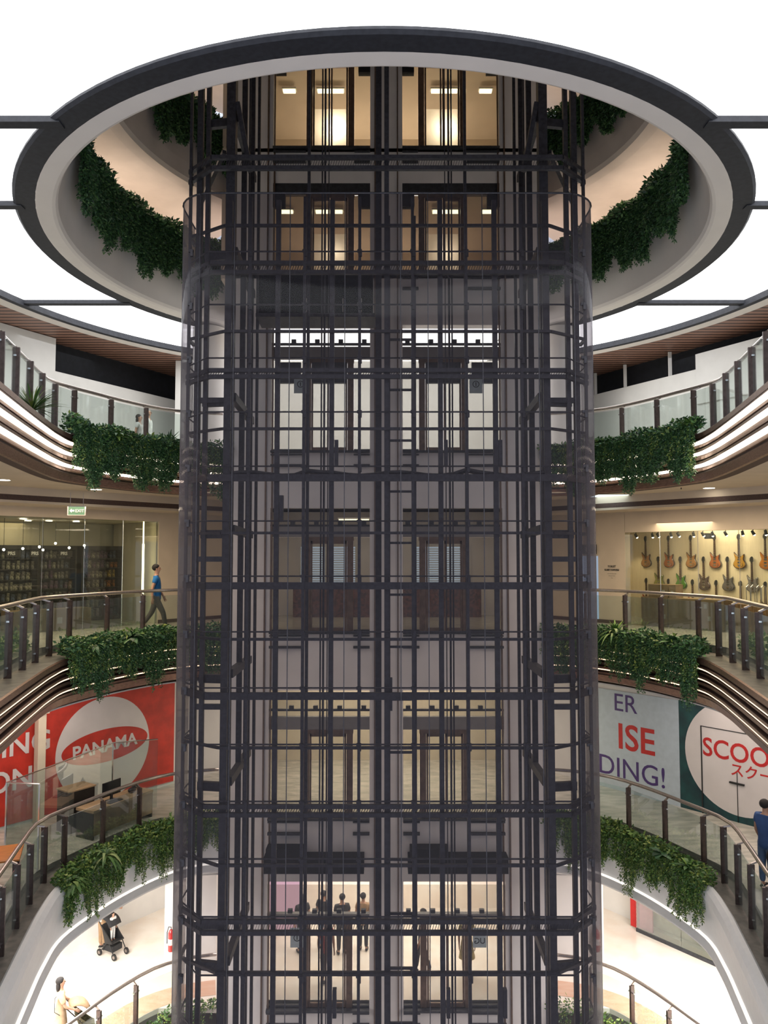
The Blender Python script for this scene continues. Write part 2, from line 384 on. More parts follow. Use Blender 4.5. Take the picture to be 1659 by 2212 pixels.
# ------------------------------------------------------------------ luminous ceiling, ring, beams, slatted soffit
RC = 16.9
def arcpts(r, z, a0=-232, a1=52, n=110, c=RC): return [(r * math.cos(R(a0 + (a1 - a0) * k / n)), c + r * math.sin(R(a0 + (a1 - a0) * k / n)), z) for k in range(n + 1)]
def ringpts(r, z, n=120, c=RC): return [(r * math.cos(2 * math.pi * k / n), c + r * math.sin(2 * math.pi * k / n), z) for k in range(n + 1)]
mb = MB(); mb.strip(ringpts(7.3, 8.68), ringpts(10.2, 8.68)); struct(mb.build('ceiling.010', M_sky), 'glowing white skylight panels round the ring', 'skylight')
# ring: dark outer flange, then pale soffit, then the inner wall up to the parapet of the next storey
mb = MB()
mb.strip(ringpts(7.52, 8.68), ringpts(7.52, 8.64)); mb.strip(ringpts(7.52, 8.64), ringpts(7.47, 8.60)); mb.strip(ringpts(7.47, 8.6), ringpts(7.13, 8.60))
ring = struct(mb.build('trim_30', M_ringdark, smooth=False), 'dark metal outer edge of the round ceiling opening', 'ceiling ring')
mb = MB(); prof = [(7.13, 8.60), (6.84, 8.60), (6.78, 8.63), (6.74, 8.70), (6.72, 9.0), (6.66, 9.6), (6.58, 10.2), (6.52, 10.5), (6.55, 10.56), (6.8, 10.56), (6.8, 9.4)]
for a, b in zip(prof, prof[1:]): mb.strip(arcpts(*a), arcpts(*b))
struct(mb.build('trim_31', M_ring, smooth=True), 'pale plaster inner band of the round ceiling opening', 'ceiling ring')
mb = MB(); mb.strip(arcpts(6.8, 9.4), arcpts(9.5, 9.4)); struct(mb.build('floor.006', M_floor))
# next storey: soffit, fascia, parapet
mb = MB(); prof = [(9.4, 9.4), (9.3, 11.9), (6.4, 11.9), (6.12, 11.93), (6.05, 12.02), (6.0, 12.4), (5.95, 13.2), (5.92, 13.75), (6.1, 13.8), (6.1, 12.85), (9.0, 12.85), (9.0, 16.3), (0.01, 16.3)]
for a, b in zip(prof[:-1], prof[1:-1]): mb.strip(arcpts(*a), arcpts(*b))
mb.strip(ringpts(9.0, 16.3), ringpts(.01, 16.3))
struct(mb.build('wall_upper', M_upper, smooth=False), 'plaster walls and soffits of the storeys above the ring', 'wall')
mb = MB()
for s in (-1, 1): mb.b2(s * 4.14, s * 4.22, 20.3, 26.0, 8.72, 16.3)
struct(mb.build('wall_core_side', M_upper), 'plaster end walls closing the upper storeys beside the core', 'wall')
# dark beams crossing the skylight
for i, y in enumerate((11.47, 14.28, 19.95)):
    rr = math.sqrt(max(0, 10.25 ** 2 - (y - RC) ** 2)) if abs(y - RC) < 10.2 else 3
    ri = math.sqrt(7.35 ** 2 - (y - RC) ** 2) if abs(y - RC) < 7.3 else None
    mb = MB(); wd = .2 if i != 1 else .17
    if ri is None: mb.b2(-rr, rr, y - wd / 2, y + wd / 2, 8.58, 8.675)
    else:
        for s in (-1, 1): mb.b2(s * ri, s * rr, y - wd / 2, y + wd / 2, 8.58, 8.675)
    struct(mb.build('trim_%d' % (32 + i), M_ringdark), 'dark beam across the skylight, number %d from the camera' % (i + 1) if 0 else 'dark straight beam crossing the glowing skylight', 'beam')
mb = MB(); mb.strip(ringpts(9.92, 8.69), ringpts(9.92, 8.52)); mb.strip(ringpts(9.92, 8.52), ringpts(10.08, 8.52)); mb.build
o = struct(mb.build('trim_40', M_ringdark), 'dark edge line of the outer skylight circle', 'ceiling ring')
mb = MB(); mb.strip(ringpts(10.08, 8.52), ringpts(10.45, 8.52)); struct(mb.build('trim_41', M_ring), 'pale band round the outer skylight circle', 'ceiling ring')
mb = MB(); n = 120; A = ringpts(10.45, 8.52, n); B = []
for k in range(n + 1):
    t = 2 * math.pi * k / n; m_ = max(abs(math.cos(t)) / 15, abs(math.sin(t)) / 15); B.append((math.cos(t) / m_, RC + math.sin(t) / m_, 8.52))
mb.strip(A, B); struct(mb.build('ceiling.011', M_slat), 'brown slatted timber soffit beyond the skylight', 'ceiling')

# ------------------------------------------------------------------ shaft core wall at the lobby edge
OPEN = (.43, 3.02); LEV = [3, 2, 1, 0, -1, -2]
mb = MB()
for s in (-1, 1):
    mb.b2(XC + s * OPEN[1], XC + s * 4.12, 20.0, 20.35, -14.1, 16.3)
mb.b2(XC - OPEN[0], XC + OPEN[0], 20.0, 20.35, -14.1, 16.3)
for lv in LEV:
    top = FL[lv]; dep = {3: .95, 2: 1.35, 1: 1.5, 0: 1.5, -1: 1.6, -2: 4.7}[lv]
    for s in (-1, 1): mb.b2(XC + s * OPEN[0], XC + s * OPEN[1], 20.0, 20.35, top - dep, top)
struct(mb.build('wall_core', M_core), 'pale grey core wall behind the lift shaft', 'wall')
mb = MB()
for x in (-.30, .30):
    mb.b2(XC + x - .015, XC + x + .015, 19.97, 20.0, -14, 16)
for x in (-3.15, -2.98, 2.98, 3.15):
    mb.b2(XC + x - .02, XC + x + .02, 19.96, 20.0, -14, 16)
struct(mb.build('trim_50', M_bronze), 'slim trunking strips running up the core wall', 'trunking')

# lobby back walls per storey
LOBBYCOL = {3: M_beige, 2: M_beige, 1: M_white, 0: M_core, -1: M_cream, -2: M_floorw}
for i, lv in enumerate(LEV):
    z0 = FL[lv]; z1 = FL[lv] + {3: 2.75, 2: 2.4, 1: 3.8, 0: 3.4, -1: 3.4, -2: 3.3}[lv]
    mb = MB(); yb = 25.5 if lv < 2 else 24.5; xw = 7.0 if lv < 2 else 4.3
    mb.b2(-xw, xw, yb, yb + .1, z0, z1)
    if lv >= 2:
        for s in (-1, 1): mb.b2(s * 4.3, s * 4.4, 20.35, yb, z0, z1)
        mb.b2(-4.3, 4.3, 20.35, yb, z1, z1 + .1)
    if lv >= 2: mb.b2(-4.3, 4.3, 20.0, yb, z0 - .1, z0)
    struct(mb.build('wall_lobby_%s' % ('abcdef'[i]), LOBBYCOL[lv]), 'lobby back wall of the ' + STOREY[lv], 'wall')

mb = MB(); mb.b2(-3.3, 3.3, 20.8, 24.4, 8.2, 8.22); struct(mb.build('ceiling.012', M_sky), 'added glowing panel over the upper lift lobby', 'skylight')  # added glowing sheet that makes the transoms read white like the skylight
# glass lift doorways, one per bay and storey
def doorway(lv, s):
    z = FL[lv]; t = empty('lift_doorway', (XC + s * 1.5, 20.06, z))
    tag(t, '%s bronze framed glass lift doorway on the %s' % ('left' if s < 0 else 'right', STOREY[lv]), 'lift doorway', 'glass lift doorways')
    H = {2: 2.1, -1: 2.1, -2: 2.12}.get(lv, 2.35); HH = .16 if lv == -2 else .42
    x0, x1 = -1.10, 1.10   # opening half-widths about s*1.5 -> .43..2.6 (outer side panel goes to 3.02)
    inn = -s  # direction of the centre pillar
    fr = MB()
    for x in (-.56, .56): fr.b2(x - .08, x + .08, -.05, .08, 0, H)
    fr.b2(-.65, .65, -.05, .08, H, H + .10)
    fr.build('frame', M_bronze, t)
    hd = MB(); xo = s * 1.52; xi = -s * 1.07
    hd.b2(xo, xi, -.04, .10, H + .10, H + max(HH, .17)); hd.build('header', M_dark if lv in (2, 3) else mat('grey_door_header', (.22, .205, .195), .5, .3), t)
    if lv == 1:
        hb = MB(); hb.b2(-.46, .46, -.06, .06, H - .55, H); hb.b2(s * .75, s * 1.35, -.06, .06, H - .55, H); hb.build('blanking_panel', M_dark, t)
    if lv in (2, 3):
        for xx in (xi, xo):
            q = MB(); q.b2(xx, xx - (.32 if xx > 0 else -.32), -.08, .1, H - .25, H + .1); q.build('dark_box', M_black, t)
    for a, b in ((-.47, -.01), (.01, .47)):
        d = MB(); d.b2(a, b, -.012, .012, .06, H); p = d.build('door_panel', G_door, t)
        e = MB(); e.b2(a, b, -.03, .03, .0, .10); e.b2(a, a + .045, -.03, .03, .1, H); e.b2(b - .045, b, -.03, .03, .1, H); e.b2(a, b, -.03, .03, H - .08, H)
        e.build('panel_frame', M_bronze, p)
    for a, b in ((xi, -s * .65), (s * .65, xo)):
        d = MB(); d.b2(a, b, -.01, .01, .05, H + .08); d.build('side_glass', G_door, t)
        d = MB(); d.b2(a, b, -.04, .04, 0.0, .05); d.b2(a, b, -.16, -.04, -.42, -.36); d.b2(a, b, -.14, -.04, -.12, -.09); d.build('sill_bar', M_dark, t)
    d = MB(); d.b2(xi, xo, -.2, -.06, -.05, 0.0); d.build('sill', M_dark, t)
    tr = MB(); topz = {3: 2.7, 2: 2.35, 1: 3.2, 0: 3.1, -1: 3.05, -2: 3.0}[lv]
    if topz > H + .5:
        tr.b2(xi, xo, -.01, .01, H + HH, topz); tr.build('transom_glass', G_door, t)
        q = MB()
        if lv != -2: q.b2(xi, xo, -.05, .05, topz - .38, topz - .33)
        zk = H + .2 if lv == -2 else topz - .33
        for k in range(4): q.b2(-1 + k * .62, -.88 + k * .62, -.08, .02, zk, zk + .09)
        q.build('door_gear', M_dark, t)
    if lv in (2, 3):
        q = MB(); q.add([(-.44, .05, .05), (.44, .05, .05), (.44, .05, 1.15), (-.44, .05, 1.15)], [(0, 1, 2, 3)]); q.build('frosted_panel', MATS['frosted_panel'], t)
    return t
fm = bpy.data.materials.new('frosted_panel'); fm.use_nodes = True; nt = fm.node_tree; nt.nodes.clear()
tl = nt.nodes.new('ShaderNodeBsdfTranslucent'); tl.inputs[0].default_value = (.95, .9, .82, 1); ou = nt.nodes.new('ShaderNodeOutputMaterial'); nt.links.new(tl.outputs[0], ou.inputs[0]); MATS['frosted_panel'] = fm
for lv in LEV:
    for s in (-1, 1): doorway(lv, s)
# lamps behind the frosted panels
for lv, pw in ((3, 30.0), (2, 10.0)):
    for s in (-1, 1):
        l = bpy.data.lights.new('lobby_wall_lamp', 'POINT'); l.energy = pw * (1 if s < 0 or lv == 2 else .8); l.color = (1, .88, .7); l.shadow_soft_size = .07
        o = bpy.data.objects.new('lobby_wall_lamp', l); COL.objects.link(o); o.location = (XC + s * 1.5 + .12, 20.42, FL[lv] + .62)
# lobby ceiling tubes
def tube_light(x, y, z, L, label):
    t = MB(); t.b2(-L / 2, L / 2, -.07, .07, -.05, 0); o = t.build('ceiling_light', M_tube); o.location = (x, y, z)
    f = MB(); f.b2(-L / 2 - .03, L / 2 + .03, -.1, .1, 0, .04); f.build('housing', M_white, o); tag(o, label, 'ceiling light', 'lobby ceiling lights'); return o
for lv, z, y in ((3, 15.45, 21.6), (2, 11.68, 21.2)):
    for k, x in enumerate((-2.75, -1.55, 1.75, 2.95)):
        tube_light(x, y, z, .75 if k in (1, 2) else .35, '%s yellowish ceiling light in the lobby of the %s' % (('leftmost', 'second', 'third', 'rightmost')[k], STOREY[lv]))
tube_light(-.9, 23, 3.05, .9, 'long thin ceiling light behind the left doorway on the shop storey')
tube_light(1.55, 22.6, -1.75, 1.0, 'long thin ceiling light behind the right doorway on the banner storey')
# shop-storey lobby windows with blinds and a red brick counter
for k, x in enumerate((-2.35, -1.35, 1.4, 2.4)):
    t = empty('blind_window', (x, 25.48, 1.0)); tag(t, '%s bright window with white blinds behind the lift lobby' % ('leftmost', 'second', 'third', 'rightmost')[k], 'window', 'lobby windows with blinds')
    m = MB(); m.b2(-.4, .4, 0, .02, 0, 1.25); m.build('pane', emit('daylit_pane', (.70, .84, 1), .75), t)
    m = MB()
    for q in range(16): m.b2(-.4, .4, -.05, -.02, .04 + q * .075, .065 + q * .075)
    m.build('blind', M_white, t)
    m = MB(); m.b2(-.46, .46, -.06, .02, -.06, 0); m.b2(-.46, .46, -.06, .02, 1.25, 1.31); m.b2(-.46, -.4, -.06, .02, 0, 1.25); m.b2(.4, .46, -.06, .02, 0, 1.25); m.build('frame', M_white, t)
M_brick = mat('dark_red_brick', (.20, .07, .05), .8, var=.4, scale=14)
m = MB(); m.b2(-2.9, -.4, 24.6, 25.0, 0.0, .95); m.b2(.5, 3.1, 24.6, 25.0, 0, .95); o = m.build('lobby_counter', M_brick); tag(o, 'low dark red brick counter below the blind windows', 'counter')
# white round columns beside the core on the upper storey
for s in (-1, 1):
    m = MB(); m.lathe([(.46, 4.7), (.46, 8.5)], (s * 5.05, 21.9, 0), 32); struct(m.build('column_%s' % SIDE[s], M_white, smooth=True), 'round white column beside the %s end of the lift core' % SIDE[s], 'column')

# ------------------------------------------------------------------ walls
def quadwall(name, a, b, z0, z1, m, label=None, s=1, th=.1):
    d = (b - a).normalized(); n = Vector((s * abs(d.y), abs(d.x))) * th
    mb = MB(); mb.add([(*a, z0), (*b, z0), (*b, z1), (*a, z1), (*(a + n), z0), (*(b + n), z0), (*(b + n), z1), (*(a + n), z1)],
                      [(0, 1, 2, 3), (7, 6, 5, 4), (0, 4, 5, 1), (3, 2, 6, 7), (0, 3, 7, 4), (1, 5, 6, 2)])
    return struct(mb.build(name, m), label, 'wall' if label else None)
UP = {s: (Vector((s * 7.7, 26.9)), Vector((s * 11.6, 19.9))) for s in (-1, 1)}
for s in (-1, 1):
    a, b = UP[s]; d = (b - a).normalized()
    quadwall('wall_black_%s' % SIDE[s], wallpt(s, -4, -.5, UP[s]), wallpt(s, 14, -.5, UP[s]), 4.7, 8.55, M_black, 'black void above the hoarding, %s side' % SIDE[s], s)
    if s < 0: quadwall('wall_hoarding_left', wallpt(s, -4, 0, UP[s]), wallpt(s, 14, 0, UP[s]), 4.7, 7.52, M_white, 'white hoarding under the black void on the left', s)
    else:
        quadwall('wall_hoarding_right', wallpt(s, -4, 0, UP[s]), wallpt(s, 14, 0, UP[s]), 4.7, 7.7, M_white, 'white hoarding with studs above on the right', s)
        quadwall('wall_board_right', wallpt(s, 4.0, .06, UP[s]), wallpt(s, 14, .06, UP[s]), 6.6, 8.15, M_white, 'taller white board on the right hoarding', s)
        m = MB()
        for t_ in (-.4, 1.0, 2.9):
            p = wallpt(s, t_, -.1, UP[s]); m.b2(p.x - .05, p.x + .05, p.y - .03, p.y + .03, 7.7, 8.5)
        struct(m.build('trim_60', M_white), 'thin white studs against the black void on the right', 'stud')
    if s < 0:
        quadwall('wall_end_left', wallpt(s, 4.6, .05, UP[s]), wallpt(s, 14, .05, UP[s]), 4.7, 8.5, M_white, 'pale wall at the end of the left hoarding', s)
# shop storey walls: plain wall by the shaft, then the glass fronts
for s in (-1, 1):
    quadwall('wall_shop_%s' % SIDE[s], wallpt(s, -3.5), wallpt(s, .62 if s > 0 else .1), 0, 3.3, M_beige, 'plain beige wall between the lift and the %s shopfront' % SIDE[s], s, .25)
    quadwall('wall_shop_header_%s' % SIDE[s], wallpt(s, .63 if s > 0 else .1), wallpt(s, 8), 2.62 if s > 0 else 2.95, 3.3, M_beige, 'beige band above the %s shopfront' % SIDE[s], s, .2)
    m = MB(); a, b = wallpt(s, -3.5, .012), wallpt(s, .6 if s > 0 else .1, .012); m.bar((*a, .05), (*b, .05), .02, .1); struct(m.build('baseboard_%s' % SIDE[s], M_brown))
# banner storey
for s in (-1, 1):
    quadwall('wall_banner_%s' % SIDE[s], wallpt(s, -4), wallpt(s, 9), -4.7, -1.25, M_white, 'white wall behind the %s banners' % SIDE[s], s, .2)
# lowest storey walls further out
LO = {s: (Vector((s * 6.0, 26.6)), Vector((s * 12.0, 18.8))) for s in (-1, 1)}
for s in (-1, 1):
    quadwall('wall_lowest_%s' % SIDE[s], wallpt(s, -2, -.2, LO[s]), wallpt(s, 12, -.2, LO[s]), -9.4, -6.1, M_white, 'white wall behind the %s shop windows of the lowest storey' % SIDE[s], s, .1)
m = MB(); m.b2(-14, 14, 30.9, 31, -14.1, 8.5); struct(m.build('wall_far', M_white))
for s in (-1, 1):
    m = MB(); m.b2(s * 13.5, s * 13.7, 6.5, 31, -14.1, 8.7); struct(m.build('wall_side_%s' % SIDE[s], M_white))

# ------------------------------------------------------------------ smoked glass shaft
XH, YF, YB, RCN = 4.0, 14.1, 19.6, .72
def rounded(xh, yf, yb, r, n=7):
    out = []
    for (cx, cy, a0) in ((XC - xh + r, yb - r, 90), (XC - xh + r, yf + r, 180), (XC + xh - r, yf + r, 270), (XC + xh - r, yb - r, 0)):
        seg = [(cx + r * math.cos(R(a0 + 90 * k / n)), cy + r * math.sin(R(a0 + 90 * k / n))) for k in range(n + 1)]
        out.append(seg)
    return out
segs = rounded(XH, YF, YB, RCN)
GT = 8.78; GB = -12.0
enc = empty('glass_shaft', (XC, 16.9, GB)); tag(enc, 'smoked glass lift shaft enclosure with rounded corners rising through the atrium', 'lift shaft glass')
def gl(name, pts):
    m = MB(); m.strip([(x - XC, y - 16.9, 0) for x, y in pts], [(x - XC, y - 16.9, GT - GB) for x, y in pts]); o = m.build(name, G_shaft, enc, smooth=True); return o
gl('front_glass', [segs[1][-1], segs[2][0]]); gl('corner_glass', segs[1]); gl('corner_glass', segs[2])
gl('side_glass', [(XC - XH, 15.7), segs[1][0]]); gl('side_glass', [(XC + XH, 15.7), segs[2][-1]])
m = MB()
full = [(XC - XH, 15.7)] + segs[1] + segs[2] + [(XC + XH, 15.7)]
m.tube([(x - XC, y - 16.9, GT - GB) for x, y in full], .018, 6); m.build('top_edge', M_steel, enc)
m = MB()
for x in (-2.80, -1.76, -.73, .31, .82, 1.84, 2.88, -3.45, 3.55): m.b2(x - XC - .008, x - XC + .008, YF - 16.9 - .006, YF - 16.9 + .012, 0, GT - GB)
m.build('glass_joint', M_steel, enc)

# ------------------------------------------------------------------ steel tower inside the glass
tw = empty('lift_tower_frame', (0, 0, -12)); tag(tw, 'dark steel frame of the lift shaft with columns, ring beams and gratings', 'steel frame')
TOPZ = 16.2
def col(x, y, w_, d_, z1=TOPZ, name='column', z0=-12):
    m = MB(); m.b2(x - w_ / 2, x + w_ / 2, y - d_ / 2, y + d_ / 2, z0 + 12, z1 + 12); return m.build(name, M_steel, tw)
for s in (-1, 1):
    col(XC + s * 3.06, 14.75, .17, .22)
    col(XC + s * 3.02, 14.42, .12, .10, GT)
    col(XC + s * 3.53, 14.8, .08, .12); col(XC + s * 3.69, 14.8, .11, .12); col(XC + s * 3.86, 14.75, .05, .08)
    for zz in (4.98, 1.9, -.9, -4.95): m = MB(); m.bar((XC + s * 3.15, 14.8, zz + 12), (XC + s * 3.66, 14.8, zz + 12), .08, .10); m.build('side_tie', M_steel, tw)
    for x, w_ in ((2.72, .11), (2.62, .03), (2.56, .09), (2.44, .06)): 
        y = 16.0 + (2.72 - x) * 3
        col(XC + s * x * y / 14.3 * 1.0, y, w_, .07, name='guide_rail')
    col(XC + s * 1.30, 15.8, .04, .04, name='cable'); col(XC + s * 1.36, 15.8, .03, .03, name='cable'); col(XC + s * 1.22, 15.8, .02, .02, name='cable')
    col(XC + s * 1.58, 15.2, .06, .06, name='guide_rail')
for x in (-2.02, -.99, .05, 1.07, 2.11): col(x, 14.42, .09, .09, GT if abs(x) > .5 else 15.0, name='mullion')
col(-.11, 15.3, .12, .12, name='column')
for x in (-2.53, -1.50, -.46, .54, 1.55, 2.59): col(x, 14.28, .055, .07, GT, name='mullion')
HEAVY = [(9.57, 9.36), (7.51, 7.33), (5.45, 5.33), (3.42,), (1.41,), (-.61,), (-2.6, -2.75), (-4.64, -4.84), (-6.7, -6.9), (-8.8,)]
def ringbeam(zs, h, name):
    m = MB(); x = XH - .10; c = .55; P = [(XC - x, 14.95), (XC - x, YF + .2 + c), (XC - x + c, YF + .2), (XC + x - c, YF + .2), (XC + x, YF + .2 + c), (XC + x, 14.95)]
    for z in zs:
        for a, b in zip(P, P[1:]): m.bar((*a, z + 12), (*b, z + 12), .08, h)
    return m.build(name, M_steel, tw)
for k, zs in enumerate(HEAVY):
    ringbeam(zs, .075 if len(zs) == 2 else .13, 'ring_beam')
    if len(zs) == 2:
        m = MB(); z = sum(zs) / 2 + 12
        # open grating walkway: many thin diagonal bars
        n = 150
        for i in range(n):
            xx = XC - 3.6 + 7.2 * i / n; m.bar((xx, YF + .25, zs[1] + 12 + .02), (xx + .05, YF + .25, zs[0] + 12 - .02), .008, .012)
        m.build('grating', M_steel, tw)
for z in (8.26, 6.21, 4.35, 2.39, .42, -1.56, -3.67, -5.57, -7.7):
    m = MB(); m.b2(XC - 3.1, XC + 3.1, 14.32, 14.38, z + 12 - .025, z + 12 + .025)
    for s in (-1, 1): m.bar((XC + s * 3.1, 14.35, z + 12), (XC + s * 3.9, 14.9, z + 12), .05, .05); m.bar((XC + s * 3.9, 14.9, z + 12), (XC + s * 3.9, 15.3, z + 12), .05, .06)
    m.build('cross_beam', M_steel, tw)
for i in range(18):
    z = 7.72 - 1.022 * i
    m = MB(); P = [(XC - 3.9, 15.6), (XC - 3.9, YF + .8), (XC - 3.4, YF + .16), (XC + 3.4, YF + .16), (XC + 3.9, YF + .8), (XC + 3.9, 15.6)]
    m.tube([(*p, z + 12) for p in P], .016, 6)
    for x in (-3.65, -2.53, -1.50, -.46, .54, 1.55, 2.59, 3.75):
        m.box((x, YF + .14, z + 12), (.09, .06, .05)); m.box((x + .02, YF + .12, z + 11.95), (.05, .05, .12))
    m.build('tie_rod', M_steel, tw)
# bracket beams from the columns back to the wall
for z in (10.65, 7.95, 5.05, 2.48, -.28, -2.3, -5.6):
    for s in (-1, 1):
        m = MB(); m.bar((XC + s * 3.0, 14.8, z + 12), (XC + s * 3.05, 17.2, z + 12 - .05), .12, .16); m.bar((XC + s * 3.06, 14.8, z + 12 - .1), (XC + s * 3.6, 14.9, z + 12 - .1), .1, .16)
        m.build('bracket_beam', M_steel, tw)
for s in (-1, 1):  # diagonal stays above the glass
    m = MB(); m.bar((XC + s * 3.98, 16.0, 21.45), (XC + s * 3.2, 14.7, 21.9), .08, .08); 
    m.bar((XC + s * 2.95, 14.7, 22.9), (XC + s * 2.72, 14.9, 21.6), .09, .09); m.build('brace', M_steel, tw)
# controller boxes clipped to the mullions
for k, (x, z0, z1) in enumerate(((-.90, 3.65, 4.15), (-1.93, 2.6, 3.1), (1.17, 3.65, 4.15), (2.2, 3.65, 4.15), (.12, -.9, -.3), (-.9, -6.4, -5.9), (1.17, -6.4, -5.9), (2.2, -6.4, -5.9))):
    m = MB(); m.b2(x - .035, x + .035, 14.4, 14.5, z0 + 12, z1 + 12); m.build('switch_box', M_steel, tw)
# sagging cable tray along one ring beam
m = MB(); m.tube([(XC - 3.0 + 6.0 * i / 24, 14.45, 15.50 + .035 * math.sin(i * 1.1) + (.05 if i in (6, 18) else 0)) for i in range(25)], .05, 8); m.build('cable_bundle', M_steel, tw)
# service ladder between the two lifts
ld = empty('service_ladder', (.34, 14.7, -12)); tag(ld, 'dark steel service ladder fixed between the two lifts', 'ladder')
for x in (-.25, .25):
    m = MB(); m.b2(x - .03, x + .03, -.03, .03, 0, 20.6); m.build('rail', M_steel, ld)
for i in range(20):
    z = 6.15 - .985 * i + 12
    if z < .2: break
    m = MB(); m.b2(-.25, .25, -.02, .02, z - .022, z + .022); m.build('rung', M_steel, ld)
# lift car underside seen in the left bay
m = MB(); m.b2(-2.75, -.25, 16.6, 17.3, 7.25, 8.15); car = m.build('lift_car', mat('dull_car_paint', (.02, .02, .022), .95, var=.02, spec=.1)); tag(car, 'dark lift car parked high in the left bay of the shaft', 'lift car')
m = MB()
for x in (-2.3, -1.7, -.9, -.5): m.b2(x - .012, x + .012, 16.56, 16.6, 7.3, 7.6)
m.build('hook_bar', M_rail, car)
m = MB(); m.b2(-2.8, -.2, 16.5, 17.35, 7.17, 7.25); m.build('floor_frame', M_steel, car)
for s, x0, x1 in ((-1, -3.0, -.5), (1, .6, 3.1)):
    m = MB(); m.b2(x0, x1, 19.6, 19.98, -5.95, -5.55); m.b2(x0 + .05, x0 + 1.0, 19.6, 19.98, -5.55, -5.35); o = m.build('equipment_trough', M_black)
    tag(o, 'black equipment trough fixed to the core wall below the %s banner-storey doorway' % SIDE[s], 'trough')

# ------------------------------------------------------------------ balustrades
def balustrade(lv, s):
    z = FL[lv]; C = RAIL
    t = empty('balustrade', (s * 6.5, 15.5, z))
    tag(t, 'glass balustrade with bronze posts on the %s side of the %s' % (SIDE[s], STOREY[lv]), 'balustrade', 'atrium balustrades')
    def loc(x, y, zz): return (s * x - s * 6.5, y - 15.5, zz)
    # handrail
    H = offs(C, .13); k = 25 - 0
    m = MB(); m.tube([loc(x, y, 1.07) for x, y in H[::2]], .042, 10); m.build('handrail', M_rail, t, smooth=True)
    d = arclen(C); kink = d[25]; L = d[-1]
    ss = [kink - .55 - 1.15 * i for i in range(4)][::-1] + [kink + .12 + 1.0 * i for i in range(int((L - kink) / 1.0) + 1)]
    ss = [q for q in ss if 0 <= q <= L]
    prev = None
    for q in ss:
        p = at_s(C, q); p2 = at_s(C, min(q + .05, L)); ang = math.atan2(p2[1] - p[1], p2[0] - p[0])
        if s < 0: ang = math.pi - ang
        x, y, _ = loc(p[0], p[1], 0)
        m = MB(); m.box((x, y, (.98 - .17) / 2), (.05, .125, 1.15), ang + math.pi / 2 * 0 + 0, 0); po = m.build('post', M_post, t)
        c = MB(); c.box((x, y, .82), (.05, .18, .03), ang + math.pi / 2); c.box((x, y, .02), (.05, .18, .03), ang + math.pi / 2); c.build('glass_clip', M_clip, po)
        hp = offs(C, .13); i_ = int(np.argmin(abs(d - q))); hx, hy, _ = loc(*hp[i_], 0)
        c = MB(); c.bar((x, y, .985), (hx, hy, 1.04), .035, .03); c.build('bracket', M_rail, po)
        if prev is not None:
            a, b = prev, p; v = b - a; v = v / np.linalg.norm(v); a2, b2 = a + v * .07, b - v * .07
            g = MB(); pa, pb = loc(a2[0], a2[1], .42), loc(b2[0], b2[1], .42); g.bar(pa, pb, .014, 1.06); g.build('glass_panel', G_bal, t)
        prev = p
    return t
for lv in (1, 0, -1, -2):
    for s in (-1, 1): balustrade(lv, s)
# landing balustrades running behind the core are hidden; short returns seen through the glass

